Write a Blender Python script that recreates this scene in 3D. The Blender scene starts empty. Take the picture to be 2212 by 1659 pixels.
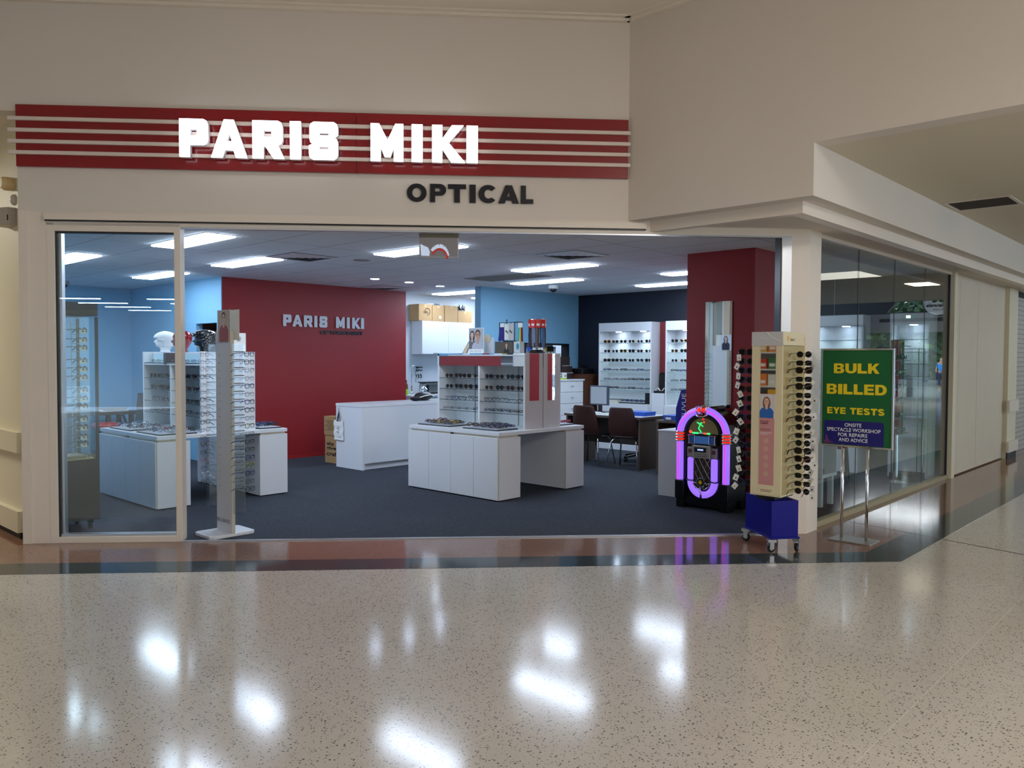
import bpy, bmesh, math, random
from mathutils import Vector, Matrix
random.seed(7)
SC = bpy.context.scene
COL = SC.collection
PI = math.pi

# ------------------------------------------------------------------ camera, world, lights, exposure
YU, YF, PITCH, ROLL, FPX = 0.750509, 0.073421, 0.031630, 0.0039441, 1733.16
CAM_Z = 1.55
cam_data = bpy.data.cameras.new('camera')
cam_data.sensor_width = 36.0
cam_data.lens = FPX * 36.0 / 2212.0
cam_data.clip_start = 0.05
cam_data.clip_end = 300
cam = bpy.data.objects.new('camera', cam_data)
COL.objects.link(cam)
right = Vector((math.sin(YU), -math.cos(YU), 0))
flat = Vector((math.cos(YU), math.sin(YU), 0))
fw = flat * math.cos(PITCH) + Vector((0, 0, -math.sin(PITCH)))
up = flat * math.sin(PITCH) + Vector((0, 0, math.cos(PITCH)))
cx = right * math.cos(ROLL) + up * math.sin(ROLL)
cy = up * math.cos(ROLL) - right * math.sin(ROLL)
cam.matrix_world = Matrix(((cx.x, cy.x, -fw.x, 0), (cx.y, cy.y, -fw.y, 0), (cx.z, cy.z, -fw.z, CAM_Z), (0, 0, 0, 1)))
SC.camera = cam

W = bpy.data.worlds.new('sky')
SC.world = W
W.use_nodes = True
bg = W.node_tree.nodes['Background']
bg.inputs['Color'].default_value = (0.62, 0.80, 1.0, 1)
bg.inputs['Strength'].default_value = 4.5

SC.view_settings.view_transform = 'Standard'
SC.view_settings.look = 'None'
SC.view_settings.gamma = 1.0
SC.view_settings.use_curve_mapping = False
SC.view_settings.exposure = 0.0
SC.cycles.use_denoising = True
SC.cycles.use_adaptive_sampling = True
SC.cycles.adaptive_threshold = 0.02
SC.cycles.max_bounces = 10
SC.cycles.diffuse_bounces = 4
SC.cycles.glossy_bounces = 5
SC.cycles.transparent_max_bounces = 24
SC.cycles.sample_clamp_indirect = 4.0
SC.cycles.caustics_reflective = False
SC.cycles.caustics_refractive = False

# shop-front axes: FU along the front (towards the corner post), FN into the shop
FU = Vector((math.cos(YF) * math.sin(YU) - math.sin(YF) * -math.cos(YU) * -1, 0, 0))
_d = (math.cos(YF), math.sin(YF))
FU = Vector((_d[0] * math.sin(YU) + _d[1] * math.cos(YU), -_d[0] * math.cos(YU) + _d[1] * math.sin(YU), 0))
FN = Vector((-FU.y, FU.x, 0))
FD = 6.885
def F(s, d, z=0.0):
    p = FU * s + FN * d
    return Vector((p.x, p.y, z))

def area_light(name, loc, size, power, col, target=None, size_y=None):
    l = bpy.data.lights.new(name, 'AREA')
    l.energy = power
    l.color = col
    l.size = size
    if size_y:
        l.shape = 'RECTANGLE'; l.size_y = size_y
    o = bpy.data.objects.new(name, l)
    COL.objects.link(o)
    o.location = loc
    if target:
        o.rotation_euler = (Vector(target) - Vector(loc)).to_track_quat('-Z', 'Y').to_euler()
    return o
WARM = (1.0, 0.965, 0.945)
YEL = (1.0, 0.94, 0.80)
_p = F(5.0, -2.0, 4.35)
area_light('mall_light', _p, 3.0, 520, WARM, (_p.x, _p.y, 0))
_p = F(-3.5, -2.0, 4.35)
area_light('mall_light', _p, 3.0, 32, WARM, (_p.x, _p.y, 0))
area_light('corridor_light', (9.5, 0.4, 3.05), 1.2, 9, YEL, (9.5, 0.4, 0))
area_light('corridor_light', (14.5, 0.4, 3.05), 1.2, 10, YEL, (14.5, 0.4, 0))
area_light('passage_light', (0.6, 10.5, 3.4), 1.0, 110, YEL, (0.6, 10.5, 0))

area_light('hall_fill', (30.0, -3.5, 3.9), 3.0, 300, (0.9, 0.95, 1.0), (30.0, -3.5, 0))  # unseen fill added to brighten the entrance hall mirrored in the side window

# ------------------------------------------------------------------ helpers
def lin(c):
    return tuple(((v / 255.0) / 12.92) if v / 255.0 <= 0.04045 else ((v / 255.0 + 0.055) / 1.055) ** 2.4 for v in c)

class Nodes:
    def __init__(s, m):
        s.t = m.node_tree
    def n(s, typ, **kw):
        x = s.t.nodes.new(typ)
        for k, v in kw.items():
            if hasattr(x, k) and k not in x.inputs:
                setattr(x, k, v)
            else:
                s.put(x, k, v)
        return x
    def put(s, x, k, v):
        i = x.inputs[k]
        if hasattr(v, 'outputs'):
            s.t.links.new(v.outputs[0], i)
        elif hasattr(v, 'is_output'):
            s.t.links.new(v, i)
        else:
            i.default_value = v
    def m(s, op, a, b=None, c=None):
        x = s.t.nodes.new('ShaderNodeMath'); x.operation = op
        for i, v in enumerate((a, b, c)):
            if v is None: continue
            if hasattr(v, 'outputs'): s.t.links.new(v.outputs[0], x.inputs[i])
            elif hasattr(v, 'is_output'): s.t.links.new(v, x.inputs[i])
            else: x.inputs[i].default_value = v
        return x
    def mix(s, f, a, b):
        x = s.t.nodes.new('ShaderNodeMix'); x.data_type = 'RGBA'
        for i, v in ((0, f), (6, a), (7, b)):
            if hasattr(v, 'outputs'):
                s.t.links.new(v.outputs[2] if v.bl_idname == 'ShaderNodeMix' else v.outputs[0], x.inputs[i])
            elif hasattr(v, 'is_output'): s.t.links.new(v, x.inputs[i])
            else: x.inputs[i].default_value = v if i == 0 else (*v, 1)[:4]
        return x

MATS = {}
def mat(name, col=None, rough=0.5, metal=0.0, spec=0.5, lin_col=None, noise=0.0, nscale=6.0, emit=None, estr=0.0, coat=0.0, bump=0.0, bscale=200.0, trans=0.0, alpha=1.0, ior=1.5):
    if name in MATS: return MATS[name]
    m = bpy.data.materials.new(name); m.use_nodes = True
    b = m.node_tree.nodes['Principled BSDF']
    c = lin_col if lin_col else lin(col)
    b.inputs['Base Color'].default_value = (*c, 1)
    b.inputs['Roughness'].default_value = rough
    b.inputs['Metallic'].default_value = metal
    b.inputs['Specular IOR Level'].default_value = spec
    b.inputs['Coat Weight'].default_value = coat
    b.inputs['IOR'].default_value = ior
    b.inputs['Transmission Weight'].default_value = trans
    b.inputs['Alpha'].default_value = alpha
    if emit:
        b.inputs['Emission Color'].default_value = (*lin(emit), 1)
        b.inputs['Emission Strength'].default_value = estr
    N = Nodes(m)
    if noise or bump:
        pos = N.n('ShaderNodeNewGeometry').outputs['Position']
    if noise:
        t = N.n('ShaderNodeTexNoise', Vector=pos, Scale=nscale, Detail=4.0)
        r = N.mix(t.outputs['Fac'], tuple(v * (1 - noise) for v in c), tuple(min(1, v * (1 + noise)) for v in c))
        N.t.links.new(r.outputs[2], b.inputs['Base Color'])
    if bump:
        t = N.n('ShaderNodeTexNoise', Vector=pos, Scale=bscale, Detail=2.0)
        bp = N.n('ShaderNodeBump', Height=t.outputs['Fac'], Strength=bump, Distance=0.002)
        N.t.links.new(bp.outputs[0], b.inputs['Normal'])
    MATS[name] = m
    return m

def pane_mat(name, tint=(0.93, 0.97, 0.96), boost=1.0):
    """clear sheet glass: straight-through tint plus mirror reflection that grows towards grazing angles"""
    if name in MATS: return MATS[name]
    m = bpy.data.materials.new(name); m.use_nodes = True
    N = Nodes(m); t = m.node_tree
    t.nodes.remove(t.nodes['Principled BSDF'])
    g = N.n('ShaderNodeNewGeometry')
    d = N.n('ShaderNodeVectorMath', operation='DOT_PRODUCT')
    t.links.new(g.outputs['Normal'], d.inputs[0]); t.links.new(g.outputs['Incoming'], d.inputs[1])
    c = N.m('ABSOLUTE', d.outputs['Value'])
    f = N.m('POWER', N.m('SUBTRACT', 1.0, c), 5.0)
    f = N.m('MULTIPLY', N.m('ADD', N.m('MULTIPLY', f, 0.96), 0.04), boost)
    tr = N.n('ShaderNodeBsdfTransparent', Color=(*tint, 1))
    gl = N.n('ShaderNodeBsdfAnisotropic', Roughness=0.0, Color=(1, 1, 1, 1))
    mx = t.nodes.new('ShaderNodeMixShader')
    t.links.new(f.outputs[0], mx.inputs[0]); t.links.new(tr.outputs[0], mx.inputs[1]); t.links.new(gl.outputs[0], mx.inputs[2])
    t.links.new(mx.outputs[0], t.nodes['Material Output'].inputs['Surface'])
    MATS[name] = m
    return m

class MB:
    def __init__(s):
        s.v = []; s.f = []; s.mi = []; s.mats = []
    def slot(s, m):
        if m not in s.mats: s.mats.append(m)
        return s.mats.index(m)
    def add(s, vs, fs, m):
        b = len(s.v); k = s.slot(m)
        s.v += [Vector(v) for v in vs]
        for f in fs:
            s.f.append([b + i for i in f]); s.mi.append(k)
        return s
    def prism(s, poly, z0, z1, m):
        n = len(poly)
        vs = [(p[0], p[1], z0) for p in poly] + [(p[0], p[1], z1) for p in poly]
        ar = sum(poly[i][0] * poly[(i + 1) % n][1] - poly[(i + 1) % n][0] * poly[i][1] for i in range(n))
        o = list(range(n)) if ar > 0 else list(range(n))[::-1]
        fs = [o[::-1], [i + n for i in o]] + [[o[i], o[(i + 1) % n], o[(i + 1) % n] + n, o[i] + n] for i in range(n)]
        return s.add(vs, fs, m)
    def box(s, x0, x1, y0, y1, z0, z1, m):
        if x0 > x1: x0, x1 = x1, x0
        if y0 > y1: y0, y1 = y1, y0
        if z0 > z1: z0, z1 = z1, z0
        return s.prism([(x0, y0), (x1, y0), (x1, y1), (x0, y1)], z0, z1, m)
    def fbox(s, s0, s1, d0, d1, z0, z1, m):
        return s.prism([F(s0, d0), F(s1, d0), F(s1, d1), F(s0, d1)], z0, z1, m)
    def tube(s, pts, r, m, n=8, caps=True, closed=False):
        pts = [Vector(p) for p in pts]
        rs = r if isinstance(r, (list, tuple)) else [r] * len(pts)
        vs = []; fs = []; L = len(pts)
        nrm = None
        for i, p in enumerate(pts):
            if closed: t = pts[(i + 1) % L] - pts[i - 1]
            else: t = (pts[min(i + 1, L - 1)] - pts[max(i - 1, 0)])
            if t.length < 1e-9: t = Vector((0, 0, 1))
            t.normalize()
            if nrm is None:
                nrm = t.orthogonal().normalized()
            nrm = (nrm - t * nrm.dot(t))
            if nrm.length < 1e-6: nrm = t.orthogonal()
            nrm.normalize()
            b = t.cross(nrm)
            for k in range(n):
                a = 2 * PI * k / n
                vs.append(p + (nrm * math.cos(a) + b * math.sin(a)) * rs[i])
        for i in range(L if closed else L - 1):
            j = (i + 1) % L
            for k in range(n):
                fs.append([i * n + k, i * n + (k + 1) % n, j * n + (k + 1) % n, j * n + k])
        if caps and not closed:
            fs.append(list(range(n))[::-1]); fs.append([(L - 1) * n + k for k in range(n)])
        return s.add(vs, fs, m)
    def lathe(s, prof, c, m, n=24, axis='z'):
        vs = []; fs = []
        for (r, h) in prof:
            for k in range(n):
                a = 2 * PI * k / n
                p = (r * math.cos(a), r * math.sin(a), h)
                if axis == 'x': p = (h, p[0], p[1])
                elif axis == 'y': p = (p[0], h, p[1])
                vs.append(Vector(p) + Vector(c))
        for i in range(len(prof) - 1):
            for k in range(n):
                q = [i * n + k, i * n + (k + 1) % n, (i + 1) * n + (k + 1) % n, (i + 1) * n + k]
                fs.append(q if axis != 'y' else q[::-1])
        e = [list(range(n))[::-1], [(len(prof) - 1) * n + k for k in range(n)]]
        fs += e if axis != 'y' else [x[::-1] for x in e]
        return s.add(vs, fs, m)
    def ball(s, c, r, m, n=12, k=8):
        if not isinstance(r, (tuple, list)): r = (r, r, r)
        vs = []; fs = []
        for i in range(k + 1):
            t = PI * i / k
            for j in range(n):
                a = 2 * PI * j / n
                vs.append((c[0] + r[0] * math.sin(t) * math.cos(a), c[1] + r[1] * math.sin(t) * math.sin(a), c[2] + r[2] * math.cos(t)))
        for i in range(k):
            for j in range(n):
                fs.append([i * n + j, (i + 1) * n + j, (i + 1) * n + (j + 1) % n, i * n + (j + 1) % n])
        return s.add(vs, fs, m)
    def xf(s, M):
        s.v = [M @ v for v in s.v]; return s
    def mesh(s, name, smooth=False, off=Vector((0, 0, 0))):
        me = bpy.data.meshes.new(name)
        me.from_pydata([tuple(v - off) for v in s.v], [], s.f)
        for m in s.mats: me.materials.append(m)
        me.polygons.foreach_set('material_index', s.mi)
        if smooth: me.polygons.foreach_set('use_smooth', [True] * len(s.f))
        me.validate(); me.update()
        return me
    def build(s, name, parent=None, smooth=False, bevel=0.0, local=False, label=None, subsurf=0):
        if parent is None:
            lo = Vector([min(v[i] for v in s.v) for i in range(3)]); hi = Vector([max(v[i] for v in s.v) for i in range(3)])
            off = Vector(((lo.x + hi.x) / 2, (lo.y + hi.y) / 2, lo.z))
        else:
            off = Vector((0, 0, 0)) if local else wloc(parent)
        o = bpy.data.objects.new(name, s.mesh(name, smooth, off))
        COL.objects.link(o)
        if parent is not None: o.parent = parent
        else: o.location = off
        if bevel:
            b = o.modifiers.new('bevel', 'BEVEL'); b.width = bevel; b.segments = 2; b.limit_method = 'ANGLE'; b.angle_limit = 0.6
        if subsurf:
            b = o.modifiers.new('subsurf', 'SUBSURF'); b.levels = subsurf; b.render_levels = subsurf
        if label: o['label'] = label
        return o

def wloc(o):
    p = Vector((0, 0, 0))
    while o is not None:
        p = p + Vector(o.location); o = o.parent
    return p
def tag(o, label, cat, group=None):
    o['label'] = label; o['category'] = cat
    if group: o['group'] = group
    return o
def thing(name, label, cat, loc=(0, 0, 0), rz=0.0, group=None):
    o = bpy.data.objects.new(name, None); COL.objects.link(o)
    o.location = loc; o.rotation_euler = (0, 0, rz); o.empty_display_size = 0.05
    return tag(o, label, cat, group)
def struct(o):
    o['kind'] = 'structure'; return o
def copy_tree(o, loc=None, rot=None, label=None, group=None, parent=None):
    c = o.copy(); COL.objects.link(c)
    if parent is not None: c.parent = parent
    if loc is not None: c.location = loc
    if rot is not None: c.rotation_euler = rot
    if label: c['label'] = label
    if group: c['group'] = group
    for ch in o.children:
        copy_tree(ch, parent=c)
    return c

def shape_mesh(name, outlines, depth, m, M):
    """filled flat shape with holes, extruded by depth along its local z, placed by matrix M"""
    cu = bpy.data.curves.new(name, 'CURVE'); cu.dimensions = '2D'; cu.fill_mode = 'BOTH'; cu.extrude = depth / 2
    for o in outlines:
        sp = cu.splines.new('POLY'); sp.points.add(len(o) - 1)
        for p, q in zip(sp.points, o): p.co = (q[0], q[1], 0, 1)
        sp.use_cyclic_u = True
    ob = bpy.data.objects.new(name, cu)
    me = bpy.data.meshes.new_from_object(ob)
    bpy.data.objects.remove(ob); bpy.data.curves.remove(cu)
    me.materials.clear(); me.materials.append(m)
    me.transform(M)
    return me
def text_mesh(name, txt, m, M, w, h, depth=0.002, bold=0.0, align='LEFT', spacing=1.0):
    """lettering stretched into a box w x h (lower left at the matrix origin)"""
    cu = bpy.data.curves.new(name, 'FONT'); cu.body = txt; cu.size = 1.0; cu.offset = bold; cu.extrude = 0.0
    cu.align_x = align; cu.space_character = spacing; cu.resolution_u = 3
    ob = bpy.data.objects.new(name, cu)
    COL.objects.link(ob)
    dg = bpy.context.evaluated_depsgraph_get(); dg.update()
    me = bpy.data.meshes.new_from_object(ob.evaluated_get(dg))
    bpy.data.objects.remove(ob); bpy.data.curves.remove(cu)
    xs = [v.co.x for v in me.vertices]; ys = [v.co.y for v in me.vertices]
    x0, x1, y0, y1 = min(xs), max(xs), min(ys), max(ys)
    bm = bmesh.new(); bm.from_mesh(me)
    if depth > 0:
        r = bmesh.ops.extrude_face_region(bm, geom=bm.faces[:])
        bmesh.ops.translate(bm, verts=[g for g in r['geom'] if isinstance(g, bmesh.types.BMVert)], vec=(0, 0, depth))
    bm.to_mesh(me); bm.free()
    S = Matrix.Diagonal((w / (x1 - x0), h / (y1 - y0), 1, 1)) @ Matrix.Translation((-x0, -y0, 0))
    me.transform(M @ S)
    me.materials.clear(); me.materials.append(m)
    return me
def mesh_obj(me, name, parent=None):
    off = wloc(parent) if parent is not None else None
    if off is None:
        vs = [v.co for v in me.vertices]
        lo = Vector([min(v[i] for v in vs) for i in range(3)]); hi = Vector([max(v[i] for v in vs) for i in range(3)])
        off = Vector(((lo.x + hi.x) / 2, (lo.y + hi.y) / 2, lo.z))
    me.transform(Matrix.Translation(-off))
    o = bpy.data.objects.new(name, me); COL.objects.link(o)
    if parent is not None: o.parent = parent
    else: o.location = off
    return o
def frame_mat(o, ux, uy):
    """matrix whose local x is ux, local y is uy, at o"""
    ux = Vector(ux).normalized(); uy = Vector(uy).normalized(); uz = ux.cross(uy)
    return Matrix(((ux.x, uy.x, uz.x, o[0]), (ux.y, uy.y, uz.y, o[1]), (ux.z, uy.z, uz.z, o[2]), (0, 0, 0, 1)))
FACE_X = lambda x, y, z: frame_mat((x, y, z), (0, -1, 0), (0, 0, 1))    # faces -X, reads towards -Y
FACE_Y = lambda x, y, z: frame_mat((x, y, z), (1, 0, 0), (0, 0, 1))     # faces -Y, reads towards +X
FACE_F = lambda s, d, z: frame_mat(F(s, d, z), FU, (0, 0, 1))           # faces out of the shop front
# ------------------------------------------------------------------ materials
def floor_mat(name, base, speck, dens=0.5, rough=0.09, joints=None):
    m = bpy.data.materials.new(name); m.use_nodes = True
    N = Nodes(m); t = m.node_tree; b = t.nodes['Principled BSDF']
    pos = N.n('ShaderNodeNewGeometry').outputs['Position']
    big = N.n('ShaderNodeTexNoise', Vector=pos, Scale=2.2, Detail=5.0)
    fine = N.n('ShaderNodeTexNoise', Vector=pos, Scale=160.0, Detail=2.0)
    c = N.mix(big.outputs['Fac'], tuple(v * 0.93 for v in base), tuple(v * 1.07 for v in base))
    c = N.mix(N.m('MULTIPLY', fine.outputs['Fac'], 0.3), c, tuple(v * 0.62 for v in base))
    for sc, thr, keep in ((78.0, 0.42, 0.50), (125.0, 0.40, 0.55)):
        v = N.n('ShaderNodeTexVoronoi', Vector=pos, Scale=sc, voronoi_dimensions='3D')
        sep = N.n('ShaderNodeSeparateColor', Color=v.outputs['Color'])
        on = N.m('MULTIPLY', N.m('LESS_THAN', v.outputs['Distance'], N.m('MULTIPLY', sep.outputs[1], thr)), N.m('GREATER_THAN', sep.outputs[0], keep))
        c = N.mix(N.m('MULTIPLY', on, dens), c, speck)
    if joints:
        sx = N.n('ShaderNodeSeparateXYZ', Vector=pos)
        for ax, off in ((0, 0.35), (1, 0.10)):
            u = N.m('FRACT', N.m('DIVIDE', N.m('ADD', sx.outputs[ax], off), joints))
            c = N.mix(N.m('MULTIPLY', N.m('LESS_THAN', u, 0.0045), 0.45), c, (0.75, 0.68, 0.55))
    t.links.new(c.outputs[2], b.inputs['Base Color'])
    rr = N.m('ADD', N.m('MULTIPLY', big.outputs['Fac'], 0.05), rough - 0.025)
    t.links.new(rr.outputs[0], b.inputs['Roughness'])
    b.inputs['Specular IOR Level'].default_value = 0.36
    MATS[name] = m
    return m
M_TERR = floor_mat('cream_terrazzo', lin((198, 191, 179)), (0.012, 0.011, 0.010), 0.80, 0.125, 1.2)
M_BROWN = floor_mat('brown_terrazzo', lin((140, 106, 88)), (0.05, 0.02, 0.015), 0.35, 0.09)
M_BAND = floor_mat('dark_terrazzo', lin((64, 70, 70)), (0.09, 0.09, 0.09), 0.25, 0.09)
def carpet_mat():
    m = bpy.data.materials.new('charcoal_carpet'); m.use_nodes = True
    N = Nodes(m); t = m.node_tree; b = t.nodes['Principled BSDF']
    pos = N.n('ShaderNodeNewGeometry').outputs['Position']
    n1 = N.n('ShaderNodeTexNoise', Vector=pos, Scale=75.0, Detail=4.0)
    n2 = N.n('ShaderNodeTexNoise', Vector=pos, Scale=1.5, Detail=3.0)
    c = N.mix(n1.outputs['Fac'], lin((26, 29, 34)), lin((82, 86, 94)))
    c = N.mix(N.m('MULTIPLY', n2.outputs['Fac'], 0.25), c, lin((40, 45, 54)))
    t.links.new(c.outputs[2], b.inputs['Base Color'])
    bp = N.n('ShaderNodeBump', Height=n1.outputs['Fac'], Strength=0.7, Distance=0.004)
    t.links.new(bp.outputs[0], b.inputs['Normal'])
    b.inputs['Roughness'].default_value = 0.95; b.inputs['Specular IOR Level'].default_value = 0.1
    return m
M_CARPET = carpet_mat()
def ceiling_tiles():
    m = bpy.data.materials.new('ceiling_tiles'); m.use_nodes = True
    N = Nodes(m); t = m.node_tree; b = t.nodes['Principled BSDF']
    pos = N.n('ShaderNodeNewGeometry').outputs['Position']
    sx = N.n('ShaderNodeSeparateXYZ', Vector=pos)
    u = N.m('FRACT', N.m('DIVIDE', N.m('SUBTRACT', sx.outputs[0], 4.785 - 6.0), 0.6))
    v = N.m('FRACT', N.m('DIVIDE', N.m('SUBTRACT', sx.outputs[1], 7.13 - 12.0), 1.2))
    l = N.m('MAXIMUM', N.m('LESS_THAN', u, 0.018), N.m('LESS_THAN', v, 0.009))
    n1 = N.n('ShaderNodeTexNoise', Vector=pos, Scale=300.0, Detail=2.0)
    c = N.mix(n1.outputs['Fac'], lin((226, 228, 232)), lin((240, 241, 244)))
    c = N.mix(N.m('MULTIPLY', l, 0.62), c, lin((60, 66, 76)))
    t.links.new(c.outputs[2], b.inputs['Base Color'])
    b.inputs['Roughness'].default_value = 0.85
    return m
M_TILES = ceiling_tiles()
M_CREAM = mat('cream_plaster', (221, 212, 201), 0.85, noise=0.03, nscale=1.2)
M_CREAM2 = mat('cream_gloss_paint', (230, 219, 205), 0.42, noise=0.02, nscale=2)
M_YELLOW = mat('yellow_cream_paint', (224, 216, 190), 0.5, noise=0.03, nscale=2)
M_MCEIL = mat('mall_ceiling_paint', (232, 222, 208), 0.9, noise=0.02)
M_BLUEW = mat('sky_blue_paint', (124, 174, 204), 0.6, noise=0.02)
M_REDW = mat('crimson_paint', (142, 22, 26), 0.5, noise=0.03, nscale=2)
M_NAVY = mat('navy_paint', (10, 16, 34), 0.5)
M_WHITEW = mat('white_wall_paint', (226, 230, 234), 0.6)
M_TAN = mat('tan_paint', (188, 158, 118), 0.7)
M_WHITE = mat('white_laminate', (222, 224, 228), 0.28, noise=0.012, nscale=3)
M_EDGE = mat('beige_edge_strip', (200, 192, 172), 0.4)
M_DARK = mat('dark_plinth', (24, 25, 28), 0.6)  # dark finish of plinths, kick rails, floor joint and turntable
M_ALU = mat('brushed_aluminium', (190, 192, 196), 0.32, 0.9)
M_CHROME = mat('chrome', (225, 228, 232), 0.12, 1.0)
M_BLACK = mat('black_plastic', (14, 14, 16), 0.35)
M_MIRROR = mat('mirror', (228, 234, 234), 0.02, 1.0)
M_DKWOOD = mat('dark_timber', (62, 56, 48), 0.4, noise=0.25, nscale=9)
M_PANE = pane_mat('clear_pane', (0.95, 0.985, 0.98))
M_PANE2 = pane_mat('tinted_pane', (0.86, 0.92, 0.92), 1.15)
M_ACRYL = pane_mat('clear_acrylic', (0.94, 0.96, 0.97), 0.8)
M_TROFF = mat('lamp_diffuser', (240, 244, 250), 0.5, emit=(214, 232, 255), estr=26.0)
M_LAMPW = mat('warm_lamp_diffuser', (250, 240, 220), 0.5, emit=(255, 236, 200), estr=7.0)
M_SIGNLIT = mat('lit_letter_face', (250, 250, 250), 0.5, emit=(252, 250, 255), estr=5.0)
M_SIGNRED = mat('sign_red', (138, 12, 24), 0.22, coat=0.3)
M_SIGNBAR = mat('sign_bar_paint', (224, 210, 200), 0.4)
M_INK = mat('black_letter', (12, 12, 26), 0.3)
M_PAPER = mat('white_card', (236, 236, 232), 0.6)
M_RUBBER = mat('black_rubber', (16, 16, 17), 0.8)
M_CARD = mat('cardboard', (176, 140, 96), 0.8, noise=0.06, nscale=8)
M_GREY = mat('grey_plastic', (150, 152, 150), 0.45)

# ------------------------------------------------------------------ floors
PIN = 2.97            # glass line of the side window
struct(MB().prism([(-14, -14), (60, -14), (60, 7.2), (2.13, 7.43), (2.13, 18), (-14, 18)], -0.1, 0.0, M_TERR).build('floor'))
struct(MB().prism([F(-12, 6.235), (6.66, 2.285), (17, 2.285), (17, 3.1), (7.1, 3.1), F(2.9, 6.90), F(-3.5, 6.90), (2.13, 18), (1.5, 18), F(-4.6, 7.9)], 0.0, 0.0012, M_BROWN).build('floor'))
struct(MB().prism([F(-12, 5.925), (6.53, 1.985), (17, 1.985), (17, 2.285), (6.66, 2.285), F(-12, 6.235)], 0.0, 0.0016, M_BAND).build('floor'))
struct(MB().prism([F(-3.5, 6.895), F(3.05, 6.895), (7.1, 2.99), (11.6, 2.99), (11.6, 14.1), (2.1, 14.1)], 0.0, 0.006, M_CARPET).build('floor'))
struct(MB().prism([(7.80, 2.85), (6.60, -2.2), (6.608, -2.2), (7.808, 2.85)], 0.0, 0.0019, M_DARK).build('trim_8'))
struct(MB().fbox(-2.26, 3.0, 6.868, 6.90, 0.0, 0.011, M_ALU).build('trim_1'))

# ------------------------------------------------------------------ shop shell
struct(MB().prism([F(-3.42, 6.9), F(3.05, 6.9), (7.1, 2.995), (11.7, 2.995), (11.7, 14.15), (2.05, 14.15)], 2.70, 2.74, M_TILES).build('ceiling'))
struct(MB().prism([(2.137, 7.62), (2.15, 7.60), (2.15, 14.1), (2.137, 14.1)], 0, 2.70, M_BLUEW).build('wall_left'))
struct(MB().box(2.05, 5.65, 14.0, 14.1, 0, 2.70, M_BLUEW).build('wall_back'))
wl = MB(); wl.box(5.55, 5.65, 11.62, 14.0, 0, 2.70, M_BLUEW); wl.box(5.55, 5.65, 10.90, 10.98, 0, 2.70, M_BLUEW); wl.box(5.55, 5.65, 10.98, 11.62, 2.05, 2.70, M_BLUEW)
struct(wl.build('wall_return'))
struct(MB().box(5.55, 5.66, 10.842, 10.90, 0, 2.70, M_BLUEW).box(5.562, 8.92, 10.835, 10.90, 0, 2.70, M_REDW).build('wall_red'))
struct(MB().box(5.57, 8.92, 10.823, 10.835, 0.006, 0.05, mat('red_skirting', (158, 34, 32), 0.4)).build('baseboard_red'))
struct(MB().box(5.65, 8.92, 12.6, 12.7, 0, 2.7, M_TAN).box(8.86, 8.92, 10.9, 12.6, 0, 2.7, M_WHITEW).build('wall_consulting_room'))
struct(MB().box(8.92, 11.65, 11.30, 11.40, 0, 2.70, M_WHITEW).build('wall_kitchen'))
struct(MB().box(11.55, 11.65, 9.25, 11.30, 0, 2.70, M_WHITEW).build('wall_kitchen'))
wb = MB()
wb.box(9.04, 10.08, 9.12, 9.25, 0, 2.70, M_BLUEW); wb.box(11.26, 11.65, 9.12, 9.25, 0, 2.70, M_BLUEW)
wb.box(10.08, 11.26, 9.12, 9.25, 1.82, 2.70, M_BLUEW); wb.box(10.08, 11.26, 9.12, 9.25, 0, 1.30, M_BLUEW)
struct(wb.build('wall_blue'))
struct(MB().box(11.55, 11.65, 2.99, 9.12, 0, 2.70, M_NAVY).build('wall_navy'))
struct(MB().box(7.75, 8.86, 3.82, 4.61, 0, 2.70, M_REDW).build('pillar'))
# hatch in the blue wall, lined in black
wn = MB()
for a in ((10.08, 10.11, 1.30, 1.82), (11.23, 11.26, 1.30, 1.82), (10.08, 11.26, 1.79, 1.82), (10.08, 11.26, 1.30, 1.33)):
    wn.box(a[0], a[1], 9.10, 9.26, a[2], a[3], M_BLACK)
struct(wn.build('window_3'))

# ------------------------------------------------------------------ mall: front wall, bulkhead, ceilings
fwall = MB()
fwall.fbox(-3.552, 1.62, 6.885, 7.05, 2.745, 4.50, M_CREAM)
fwall.fbox(-12, -3.552, 6.885, 7.05, 3.553, 4.50, M_CREAM)
struct(fwall.build('wall_front'))
bulk = MB()
bulk.prism([(5.784, 2.407), (17, 2.407), (17, 3.2), (7.05, 3.2), (5.784, 4.06)], 2.745, 3.127, M_CREAM)
bulk.box(5.784, 5.95, -13, 4.06, 3.127, 4.50, M_CREAM)
struct(bulk.build('wall_bulkhead'))
sof = MB()
sof.prism([(5.925, 2.545), (17, 2.545), (17, 2.645), (6.0, 2.645), (6.0, 3.84), (5.925, 3.91)], 2.653, 2.745, M_CREAM2)
sof.prism([(6.0, 2.645), (17, 2.645), (17, 3.1), (6.9, 3.1), (6.0, 3.95)], 2.70, 2.745, M_CREAM)
struct(sof.build('trim_3'))
struct(MB().box(5.95, 23.0, -13, 3.0, 3.127, 3.20, mat('corridor_ceiling_paint', (214, 204, 182), 0.9)).build('ceiling'))
mc = MB().prism([F(-16, -12), F(40, -12), F(40, 7.2), F(-16, 7.2)], 4.47, 4.55, M_MCEIL)
struct(mc.build('ceiling'))
cor = MB()
for d0, d1, z0 in ((6.80, 6.885, 4.455), (6.84, 6.885, 4.43)):
    cor.fbox(-12, 1.5, d0, d1, z0, 4.475, M_MCEIL)
cor.box(5.70, 5.784, -13, 4.03, 4.455, 4.475, M_MCEIL); cor.box(5.74, 5.784, -13, 4.03, 4.43, 4.475, M_MCEIL)
struct(cor.build('trim_4'))
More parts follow.
